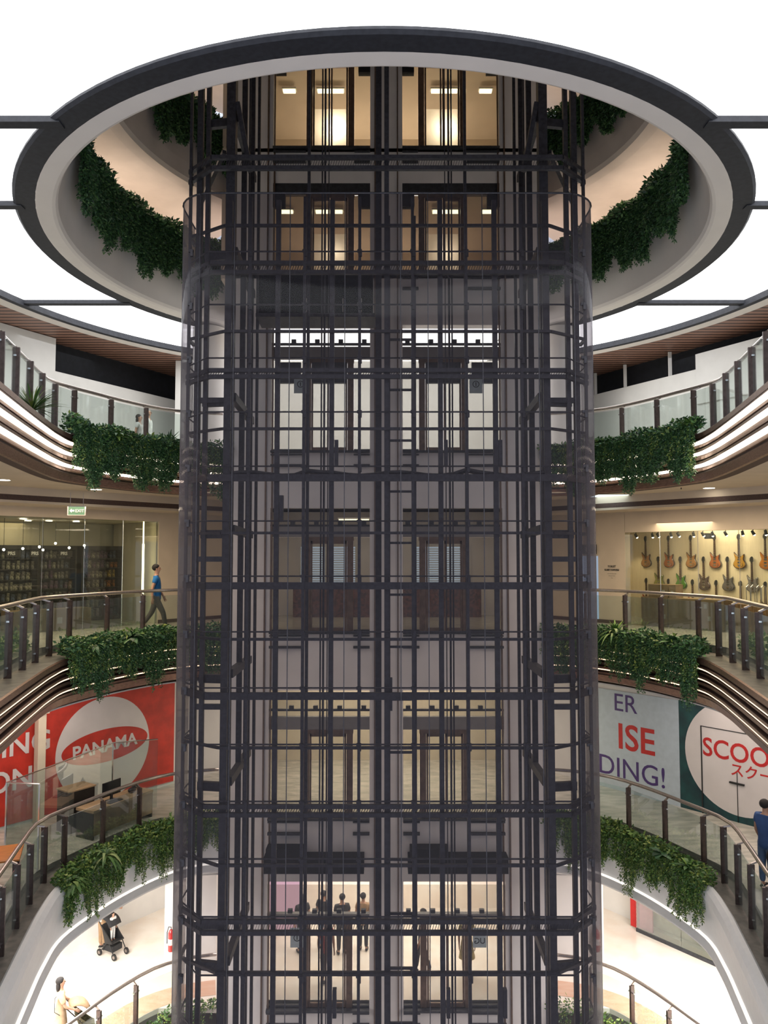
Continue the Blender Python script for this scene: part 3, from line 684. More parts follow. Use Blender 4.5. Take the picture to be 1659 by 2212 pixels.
# ------------------------------------------------------------------ planting
def foliage(name, C, s, z, lab, strands=220, slen=(.4, 1.1), bush=2600, m=None, rad=.2, lsz=.055, out=.10, t0=0.0, t1=1.0, seed=1, dens=26, bz=.12, parent=None, more=None, raw=False):
    r = np.random.default_rng(seed); d = arclen(C); L = d[-1]; V = []
    def leafs(P, D, size, wid):
        """P points (n,3), D unit directions (n,3): one folded diamond leaf each"""
        n = len(P); up = r.normal(size=(n, 3)); a = np.cross(D, up); a /= np.linalg.norm(a, axis=1)[:, None] + 1e-9
        sz = size[:, None]; w_ = wid[:, None]
        return np.stack([P, P + D * sz * .5 + a * w_, P + D * sz, P + D * sz * .5 - a * w_], 1)
    tp = lambda q: np.array([np.interp(q, d, C[:, 0]), np.interp(q, d, C[:, 1])])
    Co = offs(C, -out); do = arclen(Co)
    for i in range(strands):
        q = (t0 + (t1 - t0) * r.random()) * L
        p = np.array([np.interp(q, d, Co[:, 0]), np.interp(q, d, Co[:, 1])]); c0 = tp(q); o = (p - c0) / (np.linalg.norm(p - c0) + 1e-9)
        clump = .55 + .45 * math.sin(q * 5.3 + seed) * math.sin(q * 2.1 + 2 * seed)
        ln = slen[0] + (slen[1] - slen[0]) * clump * (.55 + .45 * r.random()); n = int(dens * ln / .5) + 4
        tt = np.linspace(0, 1, n); ph = r.random() * 6; jx = r.normal(0, .05)
        X = p[0] + o[0] * (.05 + .09 * np.sin(tt * 1.5) * r.random()) + jx * tt + .02 * np.sin(tt * 6 + ph)
        Y = p[1] + o[1] * (.05 + .09 * np.sin(tt * 1.5) * r.random()) + r.normal(0, .05) * tt
        Z = z + bz + .10 * np.sin(np.minimum(tt * 6, 3.14)) * .6 - ln * tt
        P = np.stack([X, Y, Z], 1); P = np.repeat(P, 2, 0) + r.normal(0, .014, (2 * n, 3))
        D = np.stack([r.normal(0, .8, 2 * n), r.normal(0, .8, 2 * n), -.75 + r.normal(0, .35, 2 * n)], 1); D /= np.linalg.norm(D, axis=1)[:, None]
        V.append(leafs(P, D, lsz * (.7 + .6 * r.random(2 * n)), lsz * .22 * (.7 + .6 * r.random(2 * n))))
    q = (t0 + (t1 - t0) * r.random(bush)) * L; P = np.stack([np.interp(q, d, C[:, 0]), np.interp(q, d, C[:, 1]), np.full(bush, z + bz)], 1)
    th = r.random(bush) * math.pi * 2; rr = rad * np.sqrt(r.random(bush)) * (1 + .35 * np.sin(q * 4 + seed)); 
    P[:, 2] += rr * np.sin(th) * .8; P[:, 0] += rr * np.cos(th); P[:, 1] += rr * np.cos(th) * .7
    D = r.normal(size=(bush, 3)); D[:, 2] = abs(D[:, 2]) * .6 - .1; D /= np.linalg.norm(D, axis=1)[:, None]
    V.append(leafs(P, D, lsz * 1.5 * (.6 + .9 * r.random(bush)), lsz * .42 * (.6 + .8 * r.random(bush))))
    V = np.concatenate(V).reshape(-1, 3); V[:, 0] *= s
    if raw: return V
    n0 = len(V) // 4; mi = np.zeros(n0, np.int32); mats_ = [m or L_mid]
    for kk in (more or []):
        kk = dict(kk); m2 = kk.pop('m'); V2 = foliage(name, C, s, z, lab, raw=True, **kk); V = np.concatenate([V, V2]); mi = np.r_[mi, np.full(len(V2) // 4, len(mats_), np.int32)]; mats_.append(m2)
    n = len(V) // 4
    me = bpy.data.meshes.new(name); me.vertices.add(4 * n); me.vertices.foreach_set('co', V.ravel())
    me.loops.add(4 * n); me.loops.foreach_set('vertex_index', np.arange(4 * n, dtype=np.int32)); me.polygons.add(n)
    me.polygons.foreach_set('loop_start', np.arange(0, 4 * n, 4, dtype=np.int32)); me.polygons.foreach_set('loop_total', np.full(n, 4, np.int32))
    [me.materials.append(x) for x in mats_]; me.polygons.foreach_set('material_index', mi); me.update(calc_edges=True); me.validate()
    o = bpy.data.objects.new(name, me); COL.objects.link(o)
    if parent: o.parent = parent
    else: tag(o, lab, 'plants', kind='stuff')
    return o
ARC = EDGE[:27]
def trough(name, C, s, z, lab):
    m = MB(); C = C[:-3]; A = offs(C, -.0); B = offs(C, .26)
    for (P, Q) in ((A, B),):
        m.strip([(s * x, y, z + .10) for x, y in P], [(s * x, y, z + .10) for x, y in Q]); m.strip([(s * x, y, z + .1) for x, y in P], [(s * x, y, z - .02) for x, y in P]); m.strip([(s * x, y, z + .1) for x, y in Q], [(s * x, y, z - .02) for x, y in Q])
    o = m.build(name, M_stone); tag(o, lab, 'planter'); return o
SPEC = {1: dict(strands=520, slen=(.6, 1.4), bush=4200, m=L_dark), 0: dict(strands=300, slen=(.4, 1.35), bush=4200, m=L_dark), -1: dict(strands=200, slen=(.25, 1.35), bush=4200, m=L_mid)}
for lv in (1, 0, -1):
    for s in (-1, 1):
        k = dict(SPEC[lv]); 
        if lv == 1 and s > 0: k['m'] = L_dark
        trough('planter_trough', ARC, s, FL[lv] - .17, 'low planter on the ledge, %s side of the %s' % (SIDE[s], STOREY[lv]))
        foliage('trailing_plants', ARC, s, FL[lv] - .07, 'trailing ferns spilling over the fascia on the %s side of the %s' % (SIDE[s], STOREY[lv]), seed=lv * 7 + s + 20, more=[dict(strands=90, slen=(.3, 1.0), bush=700, m=L_mid if lv >= 0 else L_light, seed=lv * 5 + s + 60, lsz=.065)], **k)
# lowest storey planters just in view
for s in (-1, 1):
    foliage('trailing_plants', ARC, s, FL[-2] - .0, 'green plants in the %s planter of the lowest storey' % SIDE[s], strands=60, slen=(.2, .6), bush=1200, m=L_mid, seed=99 + s)
# circular planters above the ring
def arccurve(r, a0, a1, n=40): return np.array([(r * math.cos(R(a0 + (a1 - a0) * k / n)), RC + r * math.sin(R(a0 + (a1 - a0) * k / n))) for k in range(n + 1)])[::-1]
for s in (-1, 1):
    foliage('trailing_plants', arccurve(6.52, -14, 50), s, 10.5, 'dark ferns hanging from the %s parapet just above the ceiling ring' % SIDE[s], strands=650, slen=(.8, 1.75), bush=8500, m=L_dark, seed=31 + s, rad=.26, lsz=.075)
    foliage('trailing_plants', arccurve(5.92, 4, 45), s, 13.75, 'dark ferns hanging from the %s parapet of the highest storey' % SIDE[s], strands=420, slen=(.7, 1.6), bush=4500, m=L_dark, seed=41 + s, rad=.26, lsz=.085)
# specimen plants
def specimen(kind, loc, lab, size=.5, n=26, m=None, droop=1.0, width=.03, seed=0, hang=0):
    r = random.Random(seed); mb = MB()
    for i in range(n):
        a = 2 * math.pi * i / n + r.uniform(-.2, .2); el = r.uniform(.25, 1.25); L_ = size * r.uniform(.7, 1.1); P = []
        for k in range(7):
            t = k / 6; P.append(Vector((math.cos(a) * math.cos(el) * L_ * t, math.sin(a) * math.cos(el) * L_ * t, math.sin(el) * L_ * t - droop * L_ * t * t * .9)))
        side_ = Vector((-math.sin(a), math.cos(a), 0)); vs = []
        for k, p in enumerate(P):
            w_ = width * math.sin(math.pi * min(.98, (k + .6) / 6.8)) + .002; vs += [p - side_ * w_, p + side_ * w_ + Vector((0, 0, .0))]
        mb.add(vs, [(2 * k, 2 * k + 1, 2 * k + 3, 2 * k + 2) for k in range(6)])
    o = mb.build(kind, m or L_light); o.location = loc; tag(o, lab, 'plant'); return o
specimen('spider_plant', (-6.1, 17.2, -4.62), 'cream striped spider plant in the left planter of the banner storey', .62, 30, L_stripe, .9, .028, 3)
specimen('spider_plant', (5.55, 18.75, .05), 'green striped spider plant beside the shaft in the right shop-storey planter', .60, 34, L_stripe, .9, .024, 4)
specimen('dracaena', (5.65, 18.9, .10), 'upright spiky green plant behind the striped spider plant', .42, 26, L_light, .25, .024, 5)
specimen('broadleaf_plant', (6.38, 17.0, .04), 'broad dark leaves standing at the right end of the shop-storey planter', .42, 12, L_dark, .5, .085, 6)
specimen('broadleaf_plant', (5.45, 19.1, 4.70), 'broad dark leaves beside the shaft in the right upper-storey planter', .42, 12, L_dark, .5, .09, 7)
specimen('bird_nest_fern', (6.42, 16.6, -4.6), 'bright green pointed leaves at the end of the right banner-storey planter', .42, 14, L_light, .45, .05, 8)
specimen('broadleaf_plant', (6.1, 17.3, -4.6), 'dark glossy leaves beside the bright pointed plant on the banner storey', .4, 12, L_dark, .55, .08, 9)
specimen('broadleaf_plant', (-5.9, 18.0, .05), 'broad dark leaves in the middle of the left shop-storey planter', .42, 16, L_dark, .6, .08, 10)
specimen('ivy_clump', (-6.35, 16.9, -.02), 'dark glossy ivy clump at the outer end of the left shop-storey planter', .36, 34, L_dark, .8, .055, 11)
specimen('grass_plant', (-5.4, 19.1, 4.72), 'dark spiky grass beside the shaft in the left upper-storey planter', .55, 34, L_dark, .25, .016, 12)
specimen('fern', (-6.1, 17.4, 4.66), 'yellow-green arching fern in the left upper-storey planter', .5, 26, L_light, .7, .04, 13)
specimen('ivy_clump', (-6.4, 16.2, -4.75), 'round-leaved clump at the outer end of the left banner-storey planter', .45, 40, L_mid, .8, .05, 14)
specimen('fern', (6.45, 16.1, 4.72), 'light green fern tips at the outer end of the right upper-storey planter', .38, 22, L_light, .5, .03, 15)
specimen('bamboo_palm', (-6.75, 14.6, 4.72), 'feathery green plant behind the left glass of the upper storey', .75, 130, L_mid, .35, .012, 16)
# low green planting inside the near railings of the shop storey
for s in (-1, 1):
    foliage('low_hedge', offs(RAIL, .45)[26:], s, .0, 'low blurred green planting behind the %s near railing of the shop storey' % SIDE[s], strands=0, bush=2400, m=L_mid, seed=70 + s, rad=.24, lsz=.07, bz=.2)

# ------------------------------------------------------------------ banners on the splayed walls
def wallframe(s, t0, z, off=.02):
    """Empty on the splayed wall: local +x runs along the wall to the right as seen, +y is up, +z out of the wall"""
    p = wallpt(s, t0, off); a, b = WL[s]; d = (b - a).normalized() * (1 if s > 0 else -1)
    X = Vector((d.x, d.y, 0)); Y = Vector((0, 0, 1)); Zv = X.cross(Y)
    M = Matrix(((X.x, Y.x, Zv.x, p.x), (X.y, Y.y, Zv.y, p.y), (X.z, Y.z, Zv.z, z), (0, 0, 0, 1)))
    return M
def panel(w_, h_, m, name, th=.012, poly=None):
    mb = MB(); P = poly or [(0, 0), (w_, 0), (w_, h_), (0, h_)]; mb.prism(P, 0, th); return mb.build(name, m)
def ellipse(cx, cy, rx, ry, rot=0, n=64, clip=None):
    out = []
    for k in range(n):
        t = 2 * math.pi * k / n; x, y = rx * math.cos(t), ry * math.sin(t); x, y = x * math.cos(rot) - y * math.sin(rot), x * math.sin(rot) + y * math.cos(rot)
        x += cx; y += cy
        if clip: x = min(max(x, clip[0]), clip[1]); y = min(max(y, clip[2]), clip[3])
        out.append((x, y))
    return out
M_red = mat('red_vinyl', (.55, .035, .02), .5, var=.15, scale=3, bump=.3)
M_redt = mat('red_print', (.50, .02, .02), .5)
M_wv = mat('white_vinyl', (.64, .60, .58), .6, var=.04, scale=1.5, bump=.35)
M_lb = mat('pale_blue_vinyl', (.46, .54, .60), .6, var=.04)
M_nv = mat('violet_navy_print', (.06, .03, .16), .5)
M_gr = mat('dark_teal_leaf_print', (.008, .07, .07), .5, var=.6, scale=2.2, col2=(.004, .025, .035), stretch=(1, 1, 3))
def put(o, M, x=0, y=0, z=0, parent=None, inv=None):
    if parent: o.parent = parent; o.location = (x, y, z)
    else: o.matrix_world = M @ Matrix.Translation((x, y, z))
    return o
# left: red banner. origin: far-left end of what is built; x to the right
WW = 8.0
Lw = 5.6  # metres of banner from the right end (t=-.5) leftwards
M0 = wallframe(-1, Lw - .5, -4.62)
bn = panel(Lw, 3.1, M_red, 'red_banner'); bn.matrix_world = M0; tag(bn, 'red banner with a white circle and red oval on the splayed wall', 'banner')
def lx(t): return Lw - .5 - t        # wall distance t -> local x
c = panel(0, 0, M_wv, 'white_circle', poly=ellipse(lx(1.72), 1.36, 1.38, 1.38, clip=(0, Lw, 0, 3.08)), th=.018); c.parent = bn
c = panel(0, 0, M_red, 'red_oval', poly=ellipse(lx(1.67), 1.44, 1.27, .44, R(2)), th=.024); c.parent = bn
text('PANAMA', .46, (lx(1.69), 1.28, .026), (0, 0, R(2)), M_wv, bn, 'lettering', align='CENTER', bold=.012, sx=1.02)
text('GRAND', .62, (lx(4.5), 2.55, .02), (0, 0, 0), M_wv, bn, 'lettering', bold=.008) if 0 else None
text('ING', .72, (lx(3.22), 1.66, .02), (0, 0, 0), M_wv, bn, 'lettering', align='RIGHT', bold=.012, sx=1.0)
text('ON', .72, (lx(3.66), .82, .02), (0, 0, 0), M_wv, bn, 'lettering', align='RIGHT', bold=.012)
m = MB(); p = wallpt(-1, 3.6, .22); m.box((p.x, p.y, -3.3), (.2, .2, 2.8), R(50)); m.box((p.x, p.y, -1.95), (.3, .3, .1), R(50)); o = m.build('wall_pilaster', M_cream); tag(o, 'narrow cream post standing before the red banner', 'post')
# right: pale blue banner and round shop-sign banner
M1 = wallframe(1, -.6, -4.88)
b2_ = panel(2.78, 2.98, M_lb, 'blue_banner'); b2_.matrix_world = M1; tag(b2_, 'pale blue banner with violet and red words right of the shaft', 'banner')
def rx(t): return t + .6
text('ER', .70, (rx(.94), 2.42, .014), (0, 0, 0), M_nv, b2_, 'lettering', align='RIGHT', bold=.0)
text('ISE', 1.0, (rx(1.48), 1.38, .014), (0, 0, 0), M_redt, b2_, 'lettering', align='RIGHT', bold=.014)
text('DING!', .78, (rx(1.80), .56, .014), (0, 0, 0), M_nv, b2_, 'lettering', align='RIGHT', bold=0)
M2 = wallframe(1, 2.19, -4.88)
b3 = panel(5.2, 3.4, M_gr, 'green_banner'); b3.matrix_world = M2; tag(b3, 'dark green banner with a large pink-white circle and red lettering', 'banner')
c = panel(0, 0, M_wv, 'white_circle', poly=ellipse(1.58, 1.76, 1.42, 1.42), th=.018); c.parent = b3
m = MB(); m.b2(.60, .63, .0, 2.42, .018, .03); m.b2(.60, 2.2, 2.40, 2.42, .018, .03); m.b2(1.53, 1.545, 0, 1.4, .018, .03); m.b2(1.35, 1.72, 1.12, 1.16, .018, .07); o = m.build('door_outline', M_rubber, b3)
text('SCOOP', .66, (.64, 1.68, .02), (0, 0, 0), M_redt, b3, 'lettering', bold=.008, sx=.93)
text('\u30b9\u30af\u30fc\u30d7', .36, (1.36, 1.34, .02), (0, 0, 0), M_redt, b3, 'lettering', bold=.004)

# ------------------------------------------------------------------ guitar shop (right)
def local(s, x, y): return x, y
def shopglass(s, t0, t1, z0, z1, n, lab, name='shopfront'):
    a, b = wallpt(s, t0, 0), wallpt(s, t1, 0); t = empty(name, (*a, z0)); tag(t, lab, 'shopfront')
    for i in range(n):
        p = a.lerp(b, i / n) - a; q = a.lerp(b, (i + 1) / n) - a; g = (q - p).normalized() * .012
        m = MB(); m.bar((*(p + g), (z1 - z0) / 2), (*(q - g), (z1 - z0) / 2), .014, z1 - z0); m.build('glass_pane', G_shop, t)
        m = MB(); m.box((q.x, q.y, (z1 - z0) / 2), (.009, .009, z1 - z0)); m.build('glass_joint', M_clip, t)
    return t
shopglass(1, .62, 7.2, .02, 2.62, 6, 'clear glass front of the guitar shop')
GA, GB2 = Vector((7.9, 25.0)), Vector((11.9, 19.0)); gd = (GB2 - GA).normalized(); gn = Vector((-gd.y * -1, gd.x * -1)); gn = Vector((-abs(gd.y), -abs(gd.x)))
quadwall('wall_guitars', GA - gd * .8, GB2, 0, 2.95, M_shopwall, 'warm striped timber wall hung with guitars', 1)
quadwall('wall_guitars_side', Vector((7.02, 22.25)), Vector((7.4, 26.0)), 0, 2.95, M_shopwall, 'side wall of the guitar shop', 1)
m = MB(); m.add([(6.8, 22.3, 2.95), (13, 17, 2.95), (13.4, 26, 2.95), (7, 27, 2.95)], [(0, 1, 2, 3)]); struct(m.build('ceiling.020', M_cream))
area('guitar_shop_glow', (9.2, 21.6, 2.85), 1.6, 125, (1, .82, .58), rot=(0, 0, R(-50)), sy=4)

def gbody(k=1.0):
    """double-cutaway outline, half widths along the height (m), horns unequal"""
    R_ = [(0.0, .03), (.01, .09), (.045, .150), (.10, .180), (.16, .170), (.22, .132), (.255, .118), (.29, .120), (.33, .130), (.365, .138), (.39, .128), (.365, .098), (.335, .06), (.325, .03)]
    L_ = [(0.0, .03), (.01, .09), (.045, .150), (.10, .180), (.16, .170), (.22, .132), (.255, .118), (.29, .122), (.33, .138), (.37, .148), (.41, .154), (.445, .152), (.41, .122), (.36, .075), (.335, .03)]
    return [(x, z) for z, x in R_] + [(-x, z) for z, x in reversed(L_)]
def make_guitar(bodymat, edgemat, lab, gold=False):
    t = empty('electric_guitar'); tag(t, lab, 'guitar', 'guitars on the shop wall')
    P = gbody(); m = MB(); n = len(P)
    def lay(k, y): return [(x * k, y, .19 + (z - .19) * k) for x, z in P]
    A, B, C_, D = lay(1, .025), lay(1, -.012), lay(.90, -.024), lay(.72, -.028)
    m.add(A + B + C_ + D, [tuple(range(n))] + [(i, (i + 1) % n, n + (i + 1) % n, n + i) for i in range(n)] + [(n + i, n + (i + 1) % n, 2 * n + (i + 1) % n, 2 * n + i) for i in range(n)] + [(2 * n + i, 2 * n + (i + 1) % n, 3 * n + (i + 1) % n, 3 * n + i) for i in range(n)])
    m.m = [1] + [1] * n + [1] * n + [0] * n
    m.add(D, [tuple(reversed(range(n)))], 0)
    bo = m.build('body', [bodymat, edgemat], t)
    for z, w_ in ((.245, .038), (.165, .038)):
        q = MB(); q.b2(-w_, w_, -.038, -.026, z - .018, z + .018); pk = q.build('pickup', M_clip if not gold else M_wv, t); q = MB(); q.b2(-w_ + .006, w_ - .006, -.042, -.036, z - .010, z + .010); q.build('pole_piece', M_rubber, pk)
    q = MB(); q.b2(-.04, .04, -.045, -.026, .095, .112); q.b2(-.03, .03, -.04, -.026, .065, .08); q.build('bridge', M_clip, t)
    q = MB()
    for x, z in ((.09, .12), (.105, .085), (.08, .055)): q.lathe([(.011, 0), (.009, .014), (0, .014)], (x, -.045, z), 8)
    q.build('knob', M_rubber, t)
    q = MB(); q.add([(-.027, -.04, .27), (.027, -.04, .27), (.021, -.04, .76), (-.021, -.04, .76), (-.027, -.01, .27), (.027, -.01, .27), (.021, -.01, .76), (-.021, -.01, .76)], [(0, 1, 2, 3), (7, 6, 5, 4), (0, 4, 5, 1), (1, 5, 6, 2), (2, 6, 7, 3), (3, 7, 4, 0)]); ne = q.build('neck', mat('rosewood_neck', (.07, .035, .02), .5), t)
    q = MB()
    for k in range(9): q.b2(-.009, .009, -.0425, -.04, .33 + k * .047, .342 + k * .047)
    q.build('fret_inlay', M_clip, ne)
    q = MB(); q.prism([(-.022, .76), (.022, .76), (.045, .82), (.042, .90), (.012, .925), (-.03, .905), (-.048, .83)], .0, .016)
    q.v = [(x, -.035 + z * .9, y) for x, y, z in q.v]; hs = q.build('headstock', M_rubber, t)
    q = MB()
    for sg in (-1, 1):
        for z in (.80, .835, .87): q.box((sg * .055, -.028, z), (.022, .012, .012))
    q.build('tuner', M_clip, hs)
    return t
GM = {}
def gm(n, c, e): GM[n] = (mat('guitar_' + n, c, .15, var=.25, scale=4, coat=.8, col2=tuple(q * .75 for q in c)), mat('guitar_edge_' + n, e, .15, coat=.8))
gm('tobacco', (.42, .20, .07), (.04, .012, .006)); gm('cherry', (.48, .14, .035), (.05, .012, .008)); gm('golden', (.55, .28, .03), (.05, .014, .004)); gm('amber', (.62, .22, .02), (.38, .09, .01))
gm('olive', (.30, .30, .08), (.14, .15, .04)); gm('green', (.10, .30, .03), (.02, .09, .01)); gm('smoke', (.12, .085, .08), (.05, .015, .015)); gm('grey', (.15, .14, .145), (.04, .035, .045)); gm('silver', (.24, .22, .22), (.12, .11, .11)); gm('orange', (.55, .15, .03), (.3, .05, .01))
gm('black', (.03, .03, .04), (.02, .02, .02))
# wall parameter t (m from GA) solved from where each hangs; z of body bottom
def gat(t, z): p = GA + gd * t + gn * .06; return (p.x, p.y, z)
grz = math.atan2(gd.y, gd.x)
TOPROW = [(.64, 'tobacco', 'first'), (1.48, 'cherry', 'second'), (2.25, 'tobacco', 'third'), (3.03, 'cherry', 'fourth'), (3.78, 'golden', 'fifth'), (4.55, 'amber', 'sixth')]
MIDROW = [(1.10, 'olive', 'first'), (1.88, 'green', 'second'), (2.66, 'smoke', 'third'), (3.42, 'grey', 'fourth'), (4.15, 'silver', 'fifth'), (4.86, 'black', 'sixth')]
LOWROW = [(.64, 'orange', 'first'), (2.28, 'orange', 'second'), (3.05, 'smoke', 'third'), (3.80, 'cherry', 'fourth'), (4.52, 'cherry', 'fifth'), (1.45, 'tobacco', 'one half hidden by boxes')]
proto = None
for row, z, rn in ((TOPROW, 1.62, 'top'), (MIDROW, .98, 'middle'), (LOWROW, .30, 'bottom')):
    for t_, kind, nth in row:
        lab = ('%s guitar from the left in the %s row of the guitar wall' % (nth, rn)) if nth.endswith(('st', 'd', 'th')) else 'half hidden guitar behind the boxes in the bottom row'
        lab = kind + ' coloured ' + lab if not lab.startswith('half') else lab
        if proto is None: proto = make_guitar(*GM[kind], lab); g = proto
        else:
            g = dup(proto, label=lab)
            for ch in g.children:
                if ch.name.startswith('body'):
                    ch.material_slots[0].link = 'OBJECT'; ch.material_slots[0].material = GM[kind][0]; ch.material_slots[1].link = 'OBJECT'; ch.material_slots[1].material = GM[kind][1]
        g.location = gat(t_ + .14, z - .03); g.rotation_euler = (0, 0, grz); g.scale = (1.07,) * 3
# price tags
# track lights
def track_light(loc, tgt, lab, real=False):
    t = empty('track_spotlight', loc); tag(t, lab, 'spotlight', 'spotlights over the guitar wall')
    d = (Vector(tgt) - Vector(loc)).normalized()
    m = MB(); m.tube([(0, 0, 0), (0, 0, -.10)], .012, 6); m.build('stem', M_rubber, t)
    c0 = Vector((0, 0, -.13)); m = MB(); m.tube([c0 - d * .07, c0 + d * .05], [.035, .045], 10); m.build('lamp_head', M_dark, t)
    m = MB(); m.ball(tuple(c0 + d * .055), .034, 8); m.build('bulb', M_lamp, t)
    if real: spot('track_beam', tuple(Vector(loc) + c0 + d * .12), tgt, 22, (1, .78, .5), 70)
    return t
pr = None
for i, t_ in enumerate((-.1, .45, .95, 1.55, 1.75, 2.2, 2.45, 2.95, 3.25, 3.55, 3.95, 4.45, 4.75, 5.1)):
    p = GA + gd * t_ + gn * .75; q = GA + gd * (t_ + .2) + gn * .05
    track_light((p.x, p.y, 2.70), (q.x + .3 * (-1) ** i, q.y, 1.3), 'small glowing track spotlight, %s along the guitar wall from the shaft side' % ('first second third fourth fifth sixth seventh eighth ninth tenth eleventh twelfth thirteenth last'.split()[i]), real=i % 4 == 1)
m = MB(); a = GA + gd * -.1 + gn * .75; b = GA + gd * 6 + gn * .75; m.bar((*a, 2.71), (*b, 2.71), .03, .02); [m.bar((*(a + (b - a) * k_), 2.72), (*(a + (b - a) * k_), 2.94), .01, .01) for k_ in (.1, .5, .9)]; o = m.build('light_track', M_rubber); tag(o, 'thin black ceiling track carrying the shop spotlights', 'track')
m = MB(); a = GA + gd * 3.35 + gn * .6; m.box((a.x, a.y, 2.52), (.28, .05, .16), grz); o = m.build('hanging_sign', M_rubber); tag(o, 'small black box hanging among the spotlights', 'box')
# display boxes and counters behind the glass
def sbox(s, t0, t1, d0, d1, z0, z1, m_, name, lab, cat, extra=None):
    a, b = wallpt(s, t0, -d0), wallpt(s, t1, -d0); c_, d_ = wallpt(s, t1, -d1), wallpt(s, t0, -d1)
    o0 = ((a + c_) / 2); mb = MB(); P = [(q.x - o0.x, q.y - o0.y) for q in (a, b, c_, d_)]
    mb.prism(P if s > 0 else P[::-1], 0, z1 - z0); o = mb.build(name, m_, bevel=.006); o.location = (o0.x, o0.y, z0); tag(o, lab, cat); return o
def sticker(s, t, z, par, w_=.08, h_=.12, d=0.0):
    p = wallpt(s, t, -d + .012) - Vector(par.location[:2]); mb = MB(); ang = math.atan2((WL[s][1] - WL[s][0]).y, (WL[s][1] - WL[s][0]).x)
    mb.box((p.x, p.y, z - par.location[2]), (w_, .006, h_), ang); o = mb.build('label_sticker', M_wv, par); return o
o = sbox(1, .95, 1.75, .25, .75, 0, .80, M_card, 'cardboard_box', 'large brown box at the left end of the guitar shop window', 'box'); sticker(1, 1.66, .28, o, d=.25)
o = sbox(1, 1.78, 3.35, .25, .75, 0, .80, M_card, 'cardboard_box', 'wide brown box beside the left box in the guitar shop window', 'box'); sticker(1, 2.95, .30, o, d=.25); sticker(1, 2.85, .62, o, d=.25)
o = sbox(1, 1.15, 1.75, .30, .70, .80, 1.16, M_card, 'cardboard_box', 'smaller brown box stacked on the left window box', 'box'); sticker(1, 1.62, .95, o, d=.3)
o = sbox(1, 1.78, 1.98, .30, .70, .80, 1.16, M_card, 'cardboard_box', 'narrow brown box stacked beside the smaller one', 'box'); sticker(1, 1.88, .93, o, d=.3)
o = sbox(1, 3.5, 4.6, .3, .8, 0, .72, M_wood, 'display_plinth', 'orange wooden plinth at the right of the guitar shop window', 'plinth')
o = sbox(1, 4.7, 6.5, .4, 1.0, 0, .70, M_wood, 'display_plinth', 'second wooden plinth at the far right of the guitar shop window', 'plinth')
# folding instrument stands: tubular loops
for k, t_ in enumerate((4.35, 4.62)):
    p = wallpt(1, t_ - .6, -.9); t = empty('instrument_stand', (p.x, p.y, .72)); tag(t, '%s bent steel instrument stand on the shop plinth' % ('left', 'right')[k], 'stand')
    for dx in (-.06, .06):
        m = MB(); m.tube([(dx - .05, 0, 0), (dx - .05, 0, .42), (dx, 0, .48), (dx + .05, 0, .42), (dx + .05, 0, 0)], .012, 6); m.build('bent_tube', M_clip, t)
    m = MB(); m.tube([(-.12, 0, .01), (.12, 0, .01)], .014, 6); m.build('foot_bar', M_clip, t)
text('TOILET', .085, tuple(wallframe(1, .18, 1.62, .01).translation), (R(90), 0, math.atan2(-3.6, 3)), M_rubber, None, 'wall_lettering', align='CENTER')
tag(bpy.context.scene.objects['wall_lettering'], 'small black words TOILET KARYAWAN on the beige wall', 'lettering')
tl_ = bpy.context.scene.objects['wall_lettering']
text('KARYAWAN', .085, (0, -.10, 0), (0, 0, 0), M_rubber, tl_, 'lower_line', align='CENTER'); text('\u2014 \u2014 \u2014 \u2014\n\u2014 \u2014 \u2014\n\u2014', .06, (0, -.2, 0), (0, 0, 0), M_rubber, tl_, 'small_line', align='CENTER')
# toilet doorway sign in the gap behind the shaft
m = MB(); m.b2(-.24, .24, -.03, .03, -.14, .14); o = m.build('hanging_door_sign', M_rubber); p = wallpt(1, -.55, .05); o.location = (p.x, p.y, 2.15); o.rotation_euler = (0, 0, math.atan2(-3.6, 3)); tag(o, 'black sign with a white letter M beside the shaft', 'sign')
text('M', .17, (-.10, -.032, -.06), (R(90), 0, 0), M_wv, o, 'lettering', bold=.006)
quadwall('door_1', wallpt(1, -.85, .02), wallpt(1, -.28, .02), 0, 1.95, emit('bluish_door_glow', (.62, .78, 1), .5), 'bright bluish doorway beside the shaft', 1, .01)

# ------------------------------------------------------------------ left shop with dark shelves
shopglass(-1, .12, 7.0, .02, 2.95, 6, 'dim glass front of the left accessory shop', 'shopfront')
quadwall('wall_shop_side_left', wallpt(-1, -.2, -2.9), wallpt(-1, .12, -.1), 0, 2.95, M_cream, 'cream end wall inside the left shop', -1, .05)
quadwall('wall_shop_inside_left', wallpt(-1, -.5, -3.1), wallpt(-1, 8, -3.1), 0, 2.95, M_cream, 'yellowish inner wall of the left shop', -1)
m = MB(); q = [wallpt(-1, -.6, -.05), wallpt(-1, 8, -.05), wallpt(-1, 8, -4), wallpt(-1, -.6, -4)]; m.add([(*p, 2.955) for p in q], [(0, 1, 2, 3)]); struct(m.build('ceiling.021', M_cream))
area('left_shop_glow', (*wallpt(-1, 3.2, -1.2), 2.9), 1.2, 26, (1, .82, .5), rot=(0, 0, R(50)), sy=4)
m = MB(); p = wallpt(-1, .42, -.3); m.box((p.x, p.y, 1.55), (.05, .05, 1.5)); m.box((p.x, p.y, 1.48), (.03, .03, 2.94)); o = m.build('vertical_tube_lamp', emit('tube_glow', (1, .86, .5), 6)); tag(o, 'tall glowing tube lamp at the edge of the left shopfront', 'lamp')
PCOL = [(.30, .27, .20), (.16, .14, .12), (.35, .12, .02), (.42, .28, .05), (.12, .06, .12), (.22, .2, .18), (.08, .1, .16)]
PM = [mat('packet_%d' % i, c, .4, var=.5, scale=20) for i, c in enumerate(PCOL)]
